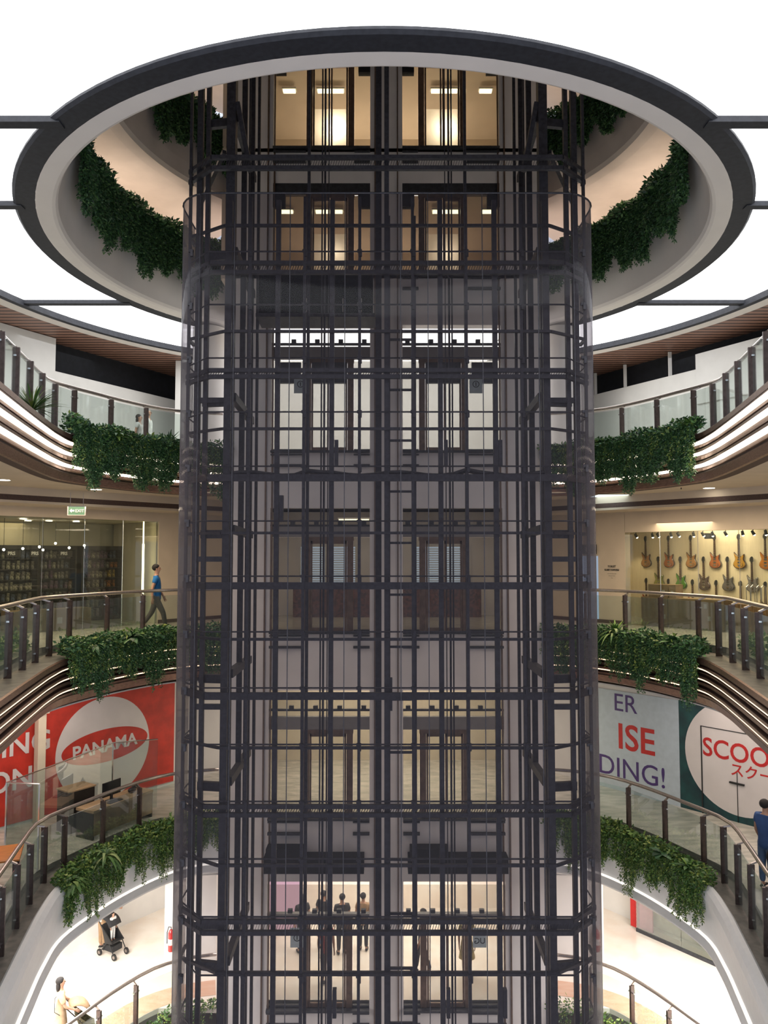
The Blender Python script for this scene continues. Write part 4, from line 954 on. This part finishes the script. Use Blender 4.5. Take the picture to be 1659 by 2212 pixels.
def shelf_unit(t0, t1, lab, d0=2.4, cols=None, rows=7, H=2.25):
    p = wallpt(-1, (t0 + t1) / 2, -d0); W_ = t1 - t0; t = empty('shelf_unit', (p.x, p.y, 0), math.atan2(3.6, 3)); tag(t, lab, 'shelf unit', 'dark shelf units in the left shop')
    m = MB(); m.b2(-W_ / 2, W_ / 2, .30, .34, 0, H); m.b2(-W_ / 2, -W_ / 2 + .05, -.02, .34, 0, H); m.b2(W_ / 2 - .05, W_ / 2, -.02, .34, 0, H); m.b2(-W_ / 2, W_ / 2, -.02, .34, H - .12, H); m.b2(-W_ / 2, W_ / 2, -.02, .3, 0, .1); m.build('carcass', M_shelf, t)
    r = random.Random(int(t0 * 10)); dz = (H - .2) / rows
    for i in range(rows):
        m = MB(); m.b2(-W_ / 2 + .05, W_ / 2 - .05, 0, .3, .1 + i * dz, .125 + i * dz); m.build('shelf_board', M_shelf, t)
    return t, dz
shelves = []
UN = [(-.15, 1.2, 'tall dark shelf unit nearest the shaft in the left shop'), (1.35, 2.5, 'middle dark shelf unit in the left shop'), (2.65, 3.9, 'dark shelf unit with pale packets in the left shop'), (4.0, 5.4, 'outermost dark shelf unit in the left shop')]
npk = 0
for ui, (t0, t1, lab) in enumerate(UN):
    t, dz = shelf_unit(t0, t1, lab, d0=2.35 if ui < 2 else 2.0); W_ = t1 - t0; r = random.Random(ui)
    for i in range(7):
        x = -W_ / 2 + .12
        while x < W_ / 2 - .15:
            if ui == 0 and i in (3, 4, 5) and x < -W_ / 2 + .3: pass
            wd = r.uniform(.06, .12)
            k = (2 if i in (3, 5) else 3) if (ui == 0 and x > W_ / 2 - .45 and i in (3, 4, 5)) else r.choice([0, 1, 5, 6, 4] if ui < 2 else [0, 0, 5, 6, 1])
            h = dz * r.uniform(.55, .8)
            m = MB(); m.b2(-wd / 2, wd / 2, -.08, .08, 0, h); pk = m.build('boxed_packet', PM[k]); rz = math.atan2(3.6, 3)
            v = Vector((x, .12)); v.rotate(Matrix.Rotation(rz, 2)) if hasattr(v, 'rotate') else None
            pk.location = (t.location.x + x * math.cos(rz) - .12 * math.sin(rz), t.location.y + x * math.sin(rz) + .12 * math.cos(rz), .126 + i * dz); pk.rotation_euler = (0, 0, rz)
            tag(pk, 'small shop packet on the %s shelf of the %s' % (('lowest', 'second', 'third', 'fourth', 'fifth', 'sixth', 'top')[i], lab.replace(' in the left shop', '')), 'packet', 'packets, row %s of unit %s' % ('abcdefg'[i], 'abcd'[ui])); npk += 1
            x += wd + r.uniform(.03, .07)
print('packets', npk)
for k, t_ in enumerate((1.9, 2.75, 3.4)):
    p = wallpt(-1, t_, -1.95); o = empty('shop_brand_sign', (p.x, p.y, 1.98), math.atan2(3.6, 3)); tag(o, '%s small glowing sign over the dark shelves in the left shop' % ('right', 'middle', 'left')[k], 'sign', 'small signs in the left shop')
    m = MB(); m.b2(-.20, .20, 0, .02, -.06, .13); m.build('board', M_shelf, o); text('PRS', .13, (-.16, -.004, 0), (R(90), 0, 0), M_wv, o, 'lettering', bold=.004)
for k, (t_, d_, z_) in enumerate(((1.75, 1.2, 2.25), (2.2, 1.2, 2.18), (2.6, 1.2, 2.3), (3.05, 1.2, 2.2), (2.85, 1.4, 2.12), (3.5, 1.2, 2.15), (4.0, 1.2, 2.12), (4.3, 1.3, 2.1))):
    p = wallpt(-1, t_, -d_); t = empty('shop_bulb', (p.x, p.y, z_)); tag(t, 'bare glowing bulb hanging in the left shop, %s from the shaft side' % 'first second third fourth fifth sixth seventh eighth'.split()[k], 'bulb', 'hanging bulbs in the left shop')
    m = MB(); m.ball((0, 0, 0), .035, 8); m.build('globe', M_lamp, t); m = MB(); m.tube([(0, 0, .03), (0, 0, 2.95 - z_)], .006, 5); m.build('cord', M_rubber, t)
o = sbox(-1, 2.0, 4.2, .3, .8, 0, .55, M_card, 'cardboard_box', 'long brown box on the floor behind the left shop glass', 'box'); sticker(-1, 2.9, .25, o, .14, .16, d=.3)
for k, t_ in enumerate((5.15, 5.45)):
    p = wallpt(-1, t_, .08); m = MB(); u = (WL[-1][1] - WL[-1][0]).normalized() * .0
    m.tube([(0, .05, 0), (0, -.03, .02), (0, -.03, .58), (0, .05, .60)], .018, 8); o = m.build('door_handle_bar', M_rail); o.location = (p.x, p.y, .75); tag(o, '%s upright steel pull handle on the left glass shop door' % ('right', 'left')[k], 'door handle')

# ------------------------------------------------------------------ downlights, exit sign, vents
def downlight(x, y, z, lab, r=.13):
    t = empty('downlight', (x, y, z)); tag(t, lab, 'downlight', 'round ceiling downlights')
    m = MB(); m.lathe([(0.001, -.012), (r, -.012), (r, 0)], (0, 0, 0), 20); m.build('diffuser', M_lamp, t); m = MB(); m.lathe([(r, -.006), (r + .03, -.012), (r + .035, 0)], (0, 0, 0), 20); m.build('trim_ring', M_white, t); return t
downlight(7.85, 18.5, 3.6, 'round downlight over the right shop-storey walkway')
downlight(6.3, 20.9, 3.6, 'round downlight beside the shaft above the toilet wall')
downlight(-8.2, 16.5, 3.6, 'round downlight at the far left of the shop-storey ceiling')
downlight(-7.1, 18.9, 3.6, 'round downlight over the left shop-storey walkway')
for k, (t_, d_) in enumerate(((1.9, 1.4), (2.6, 1.6), (3.0, 2.0), (3.6, 1.0))):
    p = wallpt(-1, t_, -d_); downlight(p.x, p.y, 2.94, 'recessed downlight inside the left shop, %s from the shaft' % ('first', 'second', 'third', 'fourth')[k], .09)
t = empty('exit_sign', (-7.45, 18.6, 3.05), R(8)); tag(t, 'green exit sign with a white arrow hanging from the left ceiling', 'exit sign')
m = MB(); m.b2(-.19, .19, -.02, .02, -.10, .10); bd = m.build('sign_board', mat('exit_green', (.03, .10, .06), .4), t)
m = MB(); m.b2(-.21, .21, -.025, .02, .10, .115); m.b2(-.21, .21, -.025, .02, -.115, -.10); m.b2(-.21, -.19, -.025, .02, -.1, .1); m.b2(.19, .21, -.025, .02, -.1, .1); m.build('frame', M_rail, t)
m = MB()
for x in (-.15, .15): m.b2(x - .006, x + .006, -.005, .005, .115, .44)
m.build('hanger', M_rail, t)
m = MB(); m.v = []; m.add([(-.16, -.024, 0), (-.11, -.024, .05), (-.11, -.024, .02), (-.05, -.024, .02), (-.05, -.024, -.02), (-.11, -.024, -.02), (-.11, -.024, -.05)], [(0, 1, 2, 3, 4, 5, 6)]); m.build('arrow', M_wv, t)
text('EXIT', .10, (-.03, -.026, -.035), (R(90), 0, 0), M_wv, t, 'lettering')
m = MB(); m.b2(5.75, 6.6, 20.55, 21.3, 3.585, 3.61); struct(m.build('ceiling.030', emit('cool_ceiling_opening', (.80, .97, 1), 4)), 'bright cool lit opening in the ceiling beside the shaft', 'ceiling light')
for s in (-1, 1):
    m = MB(); m.lathe([(.001, -.05), (.02, -.05), (.008, -.02), (.012, 0)], (0, 0, 0), 8); o = m.build('sprinkler_head', M_rubber); o.location = (s * 7.1, 18.3, 3.6); tag(o, 'tiny dark sprinkler head under the %s shop-storey ceiling' % SIDE[s], 'sprinkler')

# ------------------------------------------------------------------ people
def skinmesh(name, J, E, m, parent, lv=1):
    """one continuous surface grown over a skeleton: J = {key: (x, y, z, rx, ry)}"""
    ks = list(J); idx = {k: i for i, k in enumerate(ks)}
    me = bpy.data.meshes.new(name); me.from_pydata([J[k][:3] for k in ks], [(idx[a], idx[b]) for a, b in E], [])
    o = bpy.data.objects.new(name, me); COL.objects.link(o); o.parent = parent
    md = o.modifiers.new('skin', 'SKIN'); md.use_smooth_shade = True
    for k in ks: 
        v = me.skin_vertices[0].data[idx[k]]; v.radius = (J[k][3], J[k][4] if len(J[k]) > 4 else J[k][3]); v.use_root = False
    me.skin_vertices[0].data[0].use_root = True
    sb = o.modifiers.new('sub', 'SUBSURF'); sb.levels = lv; sb.render_levels = lv + 1
    me.materials.append(m); return o
CL = {}
def cloth(n, c, **k): CL[n] = mat('cloth_' + n, c, .85, var=.12, scale=8, bump=.1, **k); return CL[n]
cloth('blue_tee', (.008, .13, .36)); cloth('grey_trousers', (.075, .065, .055)); cloth('navy_tee', (.03, .075, .20)); cloth('jeans', (.07, .12, .22)); cloth('beige_dress', (.52, .36, .22))
cloth('black_white', (.05, .05, .05)); cloth('white', (.6, .6, .58)); cloth('black', (.02, .02, .022)); cloth('red', (.35, .03, .03)); cloth('tan', (.35, .22, .12)); cloth('leaf', (.12, .12, .05), col2=(.5, .38, .16))
def person(label, loc, rz, h=1.7, walk=0.0, top='black', bottom='black', hair='short', bald=False, armfwd=(0, 0), skirt=None, sleeve=.55, group=None, hairc=None):
    k = h / 1.7; t = empty('person', loc, rz); t.scale = (k, k, k); tag(t, label, 'person', group)
    J = {'pel': (0, 0, .95, .135, .10), 'sp': (0, .01, 1.10, .120, .09), 'ch': (0, .0, 1.30, .150, .10), 'nk0': (0, -.01, 1.44, .075, .07), 'nk': (0, 0, 1.50, .052, .052),
         'h0': (0, .02, 1.565, .066, .075), 'h1': (0, .012, 1.635, .078, .092), 'h2': (0, 0, 1.695, .048, .06), 'nose': (0, .105, 1.60, .014, .016)}
    E = [('pel', 'sp'), ('sp', 'ch'), ('ch', 'nk0'), ('nk0', 'nk'), ('nk', 'h0'), ('h0', 'h1'), ('h1', 'h2')]
    del J['nose']
    T = {q: J[q] for q in ('pel', 'sp', 'ch')}; T = {'hem': (0, 0, .76, .175, .135), 'pel': (0, 0, .90, .175, .135), 'sp': (0, .01, 1.10, .155, .122), 'ch': (0, 0, 1.30, .165, .118), 'nkc': (0, -.005, 1.43, .085, .078)}; TE = [('hem', 'pel'), ('pel', 'sp'), ('sp', 'ch'), ('ch', 'nkc')]
    B = {'pel': (0, 0, 1.02, .145, .115), 'cr': (0, 0, .88, .13, .11)}; BE = [('pel', 'cr')]
    for sg, n in ((-1, 'l'), (1, 'r')):
        sw = walk * sg; af = armfwd[0 if sg < 0 else 1]
        hip = (sg * .085, 0, .88); kn = (sg * .095, .20 * sw + .05 * abs(walk), .49); an = (sg * .095, (.34 * sw if sw > 0 else .42 * sw), .09 + (.10 if sw < 0 else 0) * abs(walk))
        toe = (an[0] + sg * .015, an[1] + .13, an[2] - .055 - (.03 if sw < 0 else 0))
        J[n + 'hip'] = (*hip, .088, .088); J[n + 'kn'] = (*kn, .052, .055); J[n + 'cf'] = tuple((a * .55 + b * .45) for a, b in zip(kn, an)) + (.05, .052); J[n + 'an'] = (*an, .034, .036); J[n + 'toe'] = (*toe, .036, .024)
        E += [('pel', n + 'hip'), (n + 'hip', n + 'kn'), (n + 'kn', n + 'cf'), (n + 'cf', n + 'an'), (n + 'an', n + 'toe')]
        B[n + 'hip'] = (*hip[:2], hip[2] - .04, .100, .102); B[n + 'kn'] = (*kn, .072, .075); B[n + 'an'] = (an[0], an[1], an[2] + .03, .055, .058); BE += [('cr', n + 'hip'), (n + 'hip', n + 'kn'), (n + 'kn', n + 'an')]
        sh = (sg * .175, 0, 1.385); a_ = -.9 * sw * .35 + af
        el = (sg * .225, -.02 + .27 * math.sin(a_), 1.385 - .28 * math.cos(a_)); a2 = a_ + .25 + .75 * min(1, abs(af)) * (1 if af else 0)
        wr = (sg * (.225 - .05 * min(1, af)), el[1] + .25 * math.sin(a2), el[2] - .25 * math.cos(a2)); dn = Vector((0, math.sin(a2), -math.cos(a2)))
        J[n + 'sh'] = (*sh, .058, .058); J[n + 'el'] = (*el, .038, .038); J[n + 'fa'] = tuple(a * .6 + b * .4 for a, b in zip(el, wr)) + (.038, .036); J[n + 'wr'] = (*wr, .026, .022)
        pm = Vector(wr) + dn * .055; J[n + 'pm'] = (*pm, .022, .036); E += [('ch', n + 'sh'), (n + 'sh', n + 'el'), (n + 'el', n + 'fa'), (n + 'fa', n + 'wr'), (n + 'wr', n + 'pm')]
        fw = Vector((0, math.cos(a2), math.sin(a2)))
        for fi in range(4):
            f1 = pm + dn * (.055 + (.008 if fi in (1, 2) else 0)) + fw * (.03 - fi * .02); f2 = f1 + dn * .035 + Vector((-sg * .018, 0, 0))
            J[n + 'f%da' % fi] = (*f1, .0085, .0085); J[n + 'f%db' % fi] = (*f2, .007, .007); E += [(n + 'pm', n + 'f%da' % fi), (n + 'f%da' % fi, n + 'f%db' % fi)]
        th = Vector(wr) + dn * .05 + fw * .05; J[n + 'th'] = (*th, .010, .010); E += [(n + 'wr', n + 'th')]
        sl = tuple(a * (1 - sleeve) + b * sleeve for a, b in zip(sh, el)); T[n + 'sh'] = (sh[0], sh[1], sh[2] + .005, .078, .075); T[n + 'sl'] = (*sl, .066, .066); TE += [('ch', n + 'sh'), (n + 'sh', n + 'sl')]
    skinmesh('body', J, E, M_skin, t)
    skinmesh('shirt', T, TE, CL[top], t)
    if skirt:
        m = MB(); n = 28
        rows = [(.150, 1.02), (.175, .90), (.20, .70), (.235, skirt)]; o = 0
        for r_, z_ in rows:
            for q in range(n):
                a = 2 * math.pi * q / n; rr = r_ * (1 + .04 * math.sin(q * 1.9) * (1.0 - z_)); m.v.append((rr * math.cos(a), rr * .8 * math.sin(a), z_))
        for i in range(3):
            for q in range(n): m.f.append((i * n + q, i * n + (q + 1) % n, (i + 1) * n + (q + 1) % n, (i + 1) * n + q)); m.m.append(0)
        m.build('skirt', CL[top], t, smooth=True)
    else: skinmesh('trousers', B, BE, CL[bottom], t)
    if not bald:
        m = MB(); m.ball((0, -.012, 1.655), .10, 14, sc=(.92, 1.06, .86)); V = []
        hb = MB(); nn = 14
        hb.ball((0, -.022, 1.655), .100, 14, sc=(.93, 1.04, .92))
        hb.v = [(x, min(y, .065 if z > 1.665 else -.01 + max(0, (z - 1.60)) * 1.0), max(z, 1.56 if hair == 'short' else 1.56)) for x, y, z in hb.v]
        if hair == 'long': hb.ball((0, -.055, 1.53), .085, 12, sc=(1.0, .7, 1.7))
        hb.build('hair', M_hair, t, smooth=True)
    f = MB(); f.ball((0, .102, 1.615), .014, 8, sc=(.8, 1.1, 1.4)); f.build('nose', M_skin, t, smooth=True)
    for sg in (-1, 1):
        f = MB(); f.ball((sg * .03, .088, 1.640), .010, 8); f.build('eye', M_rubber, t); f = MB(); f.ball((sg * .078, 0, 1.615), .022, 8, sc=(.4, .8, 1.2)); f.build('ear', M_skin, t, smooth=True)
    f = MB(); f.ball((0, .090, 1.575), .016, 8, sc=(1.3, .4, .35)); f.build('mouth', mat('lips', (.25, .07, .06), .5), t)
    for sg, n in ((-1, 'l'), (1, 'r')):
        a = J[n + 'an']; b = J[n + 'toe']; f = MB(); f.ball(((a[0] + b[0]) / 2, (a[1] + b[1]) / 2 - .005, (a[2] + b[2]) / 2 - .015), .05, 12, sc=(.95, 2.6, .85)); f.build('shoe', M_rubber, t, smooth=True)
    return t
person('person in a bright blue t-shirt and grey trousers walking behind the left railing', (-5.93, 20.1, 0), R(-78), 1.7, walk=.75, top='blue_tee', bottom='grey_trousers')
p = person('person in a dark blue t-shirt and jeans by the green banner storey railing', (7.66, 15.75, -4.7), R(-60), 1.74, top='navy_tee', bottom='jeans', armfwd=(.15, .5))
m = MB(); m.ball((0, 0, 0), .16, 12, sc=(1.0, .6, 1.1)); m.tube([(-.1, 0, .14), (-.05, 0, .36), (.05, 0, .36), (.1, 0, .14)], .012, 6); o = m.build('shoulder_bag', M_rubber, smooth=True); o.location = (7.62, 15.35, -3.9); tag(o, 'black bag carried by the person in the dark blue t-shirt', 'bag')
person('bald person in a dark vest and white shirt behind the left upper railing', (-7.15, 23.1, 4.7), R(-90), 1.66, top='white', bottom='black', bald=True, walk=.3)
person('person in a white top and jeans just behind the bald person upstairs', (-7.5, 23.35, 4.7), R(-90), 1.55, top='white', bottom='jeans', walk=.3, hair='long')
w_ = person('person with brown shoulder-length hair in a beige dress pushing a stroller', (-7.45, 18.3, -9.4), R(-65), 1.62, top='beige_dress', skirt=.42, hair='long', armfwd=(.45, .45), sleeve=.8)
m = MB(); m.tube([(-.16, .06, 1.40), (-.02, -.13, 1.25), (.14, -.14, 1.02), (.2, -.02, .95)], .010, 6); m.build('bag_strap', M_rubber, w_)
person('person in shorts standing left of the black stroller, mostly hidden by the white fascia', (-8.15, 22.9, -9.4), R(-40), 1.7, top='white', skirt=None, bottom='tan', armfwd=(.6, .6))
# people waiting in the lowest lobby, seen through the lift glass
WAIT = [(-2.35, 22.7, 30, 1.6, 'black', 'black', 'long', 'long haired person in black nearest the pink poster behind the lift glass'),
        (-1.75, 22.9, -20, 1.62, 'black', 'jeans', 'short', 'person in black standing second from the left behind the lift glass'),
        (-1.20, 22.6, 15, 1.66, 'black', 'black', 'short', 'person in black standing third from the left behind the lift glass'),
        (-.60, 22.8, -10, 1.6, 'tan', 'black', 'short', 'person in a brown top standing next to the centre wall behind the lift glass'),
        (1.05, 21.6, 90, 1.68, 'black', 'black', 'short', 'person in black stepping past the right doorway behind the lift glass'),
        (2.25, 21.5, 180, 1.6, 'leaf', 'leaf', 'long', 'person in a patterned dress behind the right lift doorway')]
for x, y, a, h, tp, bt, hr, lb in WAIT: person(lb, (x, y, -9.4), R(a), h, top=tp, bottom=bt, hair=hr, skirt=(.5 if tp == 'leaf' else None), walk=.5 if x == 1.05 else 0, group=None)
person('person in red and white standing close to the left lift doorway', (-1.55, 21.2, -9.4), R(200), 1.6, top='red', bottom='black', hair='short')

# strollers
def stroller(loc, rz, lab, c1, c2, child=False):
    t = empty('stroller', loc, rz); tag(t, lab, 'stroller')
    for x in (-.22, .22):
        for y in (-.28, .32):
            m = MB(); m.tube([(x - .02, y, .09), (x + .02, y, .09)], .09, 18); w2 = m.build('wheel', M_rubber, t); m = MB(); m.tube([(x - .024, y, .09), (x + .024, y, .09)], .045, 12); m.build('hub', M_rail, w2)
    for x in (-.22, .22):
        m = MB(); m.tube([(x, .32, .09), (x, .05, .50), (x, -.38, 1.0)], .014, 8); m.tube([(x, -.28, .09), (x, .08, .48)], .014, 8); m.build('side_frame', M_rubber, t)
    m = MB(); m.tube([(-.22, -.38, 1.0), (-.1, -.42, 1.03), (.1, -.42, 1.03), (.22, -.38, 1.0)], .018, 8); m.build('handle', M_rubber, t)
    m = MB(); m.add([(-.19, .25, .42), (.19, .25, .42), (.19, -.05, .38), (-.19, -.05, .38), (-.19, -.22, .86), (.19, -.22, .86)], [(0, 1, 2, 3), (3, 2, 5, 4)]); m.add([(-.2, .25, .42), (-.2, -.05, .38), (-.2, -.22, .86), (-.2, .1, .55)], [(0, 1, 2, 3)]); m.add([(.2, .25, .42), (.2, -.05, .38), (.2, -.22, .86), (.2, .1, .55)], [(0, 1, 2, 3)]); s_ = m.build('seat', c1, t)
    so = s_.modifiers.new('th', 'SOLIDIFY'); so.thickness = .03
    m = MB(); n = 8
    for i in range(n + 1):
        a = R(20 + 100 * i / n)
        for x in (-.21, -.12, 0, .12, .21): m.v.append((x, -.18 + .32 * math.cos(a) * (1 - abs(x) * .6), .72 + .34 * math.sin(a) * (1 - x * x * 3)))
    for i in range(n):
        for q in range(4): m.f.append((i * 5 + q, i * 5 + q + 1, i * 5 + q + 6, i * 5 + q + 5)); m.m.append(0)
    c = m.build('canopy', c2, t, smooth=True); so = c.modifiers.new('th', 'SOLIDIFY'); so.thickness = .02
    m = MB(); m.b2(-.17, .17, -.2, .2, .16, .32); m.build('basket', c2, t)
    return t
stroller((-7.75, 22.6, -9.4), R(-120), 'black stroller carrying a small child in white on the bright lowest floor', M_rubber, CL['black'])
person('small child in white sitting in the black stroller', (-7.75, 22.6, -9.02), R(-120), .78, top='white', bottom='white')
stroller((-7.0, 18.55, -9.4), R(-65), 'khaki striped stroller with a brown canopy pushed by the person in beige', mat('khaki_stripe', (.16, .14, .07), .8, var=.4, scale=20, stretch=(6, 1, 1)), CL['tan'])

# ------------------------------------------------------------------ banner storey furniture
t = empty('service_desk', (-6.62, 19.35, -4.7), R(62)); tag(t, 'wooden service desk behind the left banner-storey railing', 'desk')
m = MB(); m.b2(-.95, .95, -.30, .30, .62, .68); m.build('desktop', M_card, t); m = MB(); m.b2(-.93, .93, -.29, -.26, .10, .62); m.build('front_panel', mat('plywood', (.30, .19, .10), .6, var=.25, scale=3), t)
for x in (-.93, .93): m = MB(); m.b2(x - .02, x + .02, -.28, .28, 0, .62); m.build('side_panel', M_shelf, t)
def ondesk(o, x, y, z=.68): v = Matrix.Rotation(R(62), 3, 'Z') @ Vector((x, y, 0)); o.location = (-6.62 + v.x, 19.35 + v.y, -4.7 + z); o.rotation_euler = (0, 0, R(62))
o = empty('computer_monitor'); tag(o, 'black computer monitor standing on the service desk', 'monitor'); m = MB(); m.b2(-.28, .28, -.015, .015, .12, .46); m.build('screen', M_screen, o); m = MB(); m.b2(-.03, .03, -.02, .02, 0, .2); m.b2(-.12, .12, -.08, .08, 0, .015); m.build('stand', M_rubber, o); ondesk(o, -.15, 0)
o = empty('display_cabinet', (-7.55, 19.2, -4.7), R(55)); tag(o, 'dark cabinet with a pale top beside the service desk', 'cabinet'); m = MB(); m.b2(-.35, .35, -.25, .25, 0, .98); m.build('body', M_shelf, o, bevel=.01); m = MB(); m.b2(-.37, .37, -.27, .27, .98, 1.01); m.build('top', M_card, o); m = MB(); m.lathe([(.0, .0), (.1, .0), (.1, .01), (0, .01)], (0, 0, 0), 16); m.v = [(x, -.26 - z, y + .6) for x, y, z in m.v]; m.build('dial', M_rail, o)
m = MB(); m.ball((0, 0, .06), .09, 10, sc=(1.3, 1, .8)); m.ball((.1, .03, .10), .07, 8); m.tube([(0, 0, .1), (.14, 0, .2), (.22, 0, .02)], .015, 6); o = m.build('helmet_pile', M_rubber, smooth=True); ondesk(o, .52, 0); tag(o, 'black bundle of gear at the shaft end of the service desk', 'gear')
m = MB(); m.b2(-.2, .2, -.06, .06, 0, .02); o = m.build('keyboard', M_rubber); ondesk(o, -.2, -.18); tag(o, 'dark keyboard lying in front of the computer monitor', 'keyboard')
t = empty('cafe_table', (-8.1, 15.45, -4.7), R(20)); tag(t, 'orange wooden table at the left edge of the banner storey', 'table')
m = MB(); m.b2(-.9, .9, -.45, .45, .72, .76); m.build('tabletop', mat('orange_wood', (.52, .18, .035), .35, var=.15, scale=3, stretch=(1, 8, 1)), t, bevel=.01)
for x in (-.8, .8):
    for y in (-.38, .38): m = MB(); m.b2(x - .03, x + .03, y - .03, y + .03, 0, .72); m.build('leg', M_shelf, t)
t = empty('round_stool', (-7.35, 14.5, -4.7)); tag(t, 'round brown stool with a dark rim near the orange table', 'stool')
m = MB(); m.lathe([(0, .46), (.16, .46), (.19, .44), (.19, .41), (0, .41)], (0, 0, 0), 24); m.build('seat', mat('stool_leather', (.20, .11, .07), .4), t, smooth=False); m = MB(); m.lathe([(.20, .43), (.205, .40), (.20, .32), (.18, .32)], (0, 0, 0), 24); m.build('rim', M_wood, t); 
for a in range(4): m = MB(); m.tube([(.13 * math.cos(a * 1.571 + .4), .13 * math.sin(a * 1.571 + .4), .4), (.19 * math.cos(a * 1.571 + .4), .19 * math.sin(a * 1.571 + .4), 0)], .014, 6); m.build('leg', M_shelf, t)
t = empty('glass_screen', (-7.3, 19.0, -4.7)); tag(t, 'tall clear glass screen with a thin steel top rail before the red banner', 'glass screen')
PTS = [(-7.35, 16.7), (-8.1, 16.8), (-7.05, 20.3), (-6.0, 20.7)]
for a, b in zip(PTS, PTS[1:]):
    a, b = Vector(a) - Vector((-7.3, 19.0)), Vector(b) - Vector((-7.3, 19.0)); m = MB(); m.bar((*a, .9), (*b, .9), .012, 1.75); m.build('glass_panel', G_bal, t)
    m = MB(); m.tube([(*a, 1.80), (*b, 1.80)], .016, 6); m.build('top_rail', M_clip, t)
for x, y in PTS[:3]: m = MB(); m.b2(x + 7.3 - .015, x + 7.3 + .015, y - 19 - .015, y - 19 + .015, 0, 1.8); m.build('post', M_clip, t)
for k, (x, y) in enumerate(((-9.1, 17.6), (-8.45, 16.5), (-7.0, 19.75))): m = MB(); m.b2(-.05, .05, -.05, .05, 0, .8); m.b2(-.07, .07, -.06, .06, .72, .8); o = m.build('barrier_post', M_rubber); o.location = (x, y, -4.7); tag(o, 'short black post on the banner-storey marble, %s' % ('farthest left', 'by the orange table', 'beside the service desk')[k], 'post')

# ------------------------------------------------------------------ lowest storey details
for s in (-1, 1):
    m = MB(); m.b2(s * 4.6, s * 6.0, 21.6, 21.8, -9.4, -6.12); struct(m.build('wall_pier_%s' % SIDE[s], M_white), 'white pier carrying a fire extinguisher, %s of the lift' % SIDE[s], 'wall')
    t = empty('fire_extinguisher', (s * 5.78, 21.48, -8.75)); tag(t, 'red fire extinguisher on the white pier %s of the shaft' % SIDE[s], 'fire extinguisher')
    m = MB(); m.lathe([(0, 0), (.07, 0), (.08, .02), (.08, .48), (.05, .55), (.02, .58)], (0, 0, 0), 20); m.build('cylinder', mat('extinguisher_red', (.40, .02, .02), .3, coat=.5), t, smooth=True)
    m = MB(); m.lathe([(.082, .18), (.082, .34)], (0, 0, 0), 20); m.build('label_band', M_wv, t); m = MB(); m.tube([(0, 0, .58), (0, 0, .63), (-.07, 0, .64), (-.11, 0, .5), (-.11, 0, .2)], .012, 6); m.build('hose', M_rubber, t)
quadwall('window_1', wallpt(1, 3.1, .0, LO[1]), wallpt(1, 7.6, .0, LO[1]), -9.2, -6.4, mat('grey_interior', (.36, .35, .32), .7, var=.1), 'grey shop interior behind the lowest right window', 1, .05)
t = empty('shop_window', (*wallpt(1, 3.1, .3, LO[1]), -9.4)); tag(t, 'lowest-storey shop window right of the shaft', 'shop window')
a = wallpt(1, 3.1, .3, LO[1]); 
for k in range(3):
    p, q = wallpt(1, 3.1 + k * 1.5, .3, LO[1]) - a, wallpt(1, 4.58 + k * 1.5, .3, LO[1]) - a; m = MB(); m.bar((*p, 1.4), (*q, 1.4), .015, 2.8); m.build('glass_pane', G_shop, t)
p, q = Vector((0, 0)), wallpt(1, 7.6, .3, LO[1]) - a; m = MB(); m.bar((*p, .05), (*q, .05), .05, .1); m.build('bottom_channel', M_dark, t)
p, q = wallpt(1, 6.6, .35, LO[1]), wallpt(1, 9.5, .35, LO[1]); m = MB(); m.bar((*p, -9.05), (*q, -9.05), .35, .55); o = m.build('display_bench', M_pink); tag(o, 'pale pink display bench in the lowest right shop window', 'bench')
for k, (t_, w2, c, nm) in enumerate(((2.95, .22, (.5, .01, .01), 'red'), (3.3, .5, (.62, .30, .42), 'pink'))):
    p = wallpt(1, t_, .2 - k * .08, LO[1]); m = MB(); m.box((0, 0, 1.4), (w2, .04, 2.7), math.atan2(-7.8, 6.0)); o = m.build('poster_panel', mat(nm + '_poster', c, .5)); o.location = (p.x, p.y, -9.4); tag(o, 'tall %s panel at the shaft end of the lowest right shop window' % nm, 'panel')
p = wallpt(1, 4.4, .05, LO[1]); m = MB(); m.ball((0, 0, 0), .5, 16, sc=(1, .12, 1)); o = m.build('round_display', mat('pearly', (.45, .46, .46), .3)); o.location = (p.x, p.y, -8.2); o.rotation_euler = (0, 0, math.atan2(-7.8, 6)); tag(o, 'pale round display inside the lowest right shop window', 'display')
m = MB(); m.b2(-3.5, -2.55, 23.9, 23.95, -9.38, -7.5); o = m.build('pink_poster', emit('pink_lightbox', (1, .62, .72), 1.1)); tag(o, 'glowing pink poster behind the left lift doorway on the lowest storey', 'poster')
# floor number signs on the lift glass
for lv, s, tx in ((-2, -1, '\u2191'), (-2, 1, 'UG'), (1, -1, '2'), (1, 1, '2')):
    o = empty('level_sign', (XC + (-2.25 if s < 0 else 1.5 + .85), 19.93, FL[lv] + 1.75)); tag(o, 'small pale sign panel on the %s lift glass of the %s' % (SIDE[s], STOREY[lv]), 'sign')
    m = MB(); m.b2(-.17, .17, 0, .012, -.24, .24); m.build('plate', mat('pale_blue_plate', (.33, .38, .40), .5), o)
    if tx == 'UG': 
        q = text('UG', .20, (0, -.004, -.14), (R(90), 0, 0), M_rubber, o, 'lettering', align='CENTER'); q.scale = (-1, 1, 1)
    else:
        m = MB(); m.lathe([(.07, 0), (.09, 0)], (0, 0, 0), 20); m.v = [(x, -.004, y) for x, y, z in m.v]; m.build('ring_mark', M_rubber, o)
        m = MB(); m.b2(-.012, .012, -.006, -.002, -.05, .05); m.build('bar_mark', M_rubber, o)
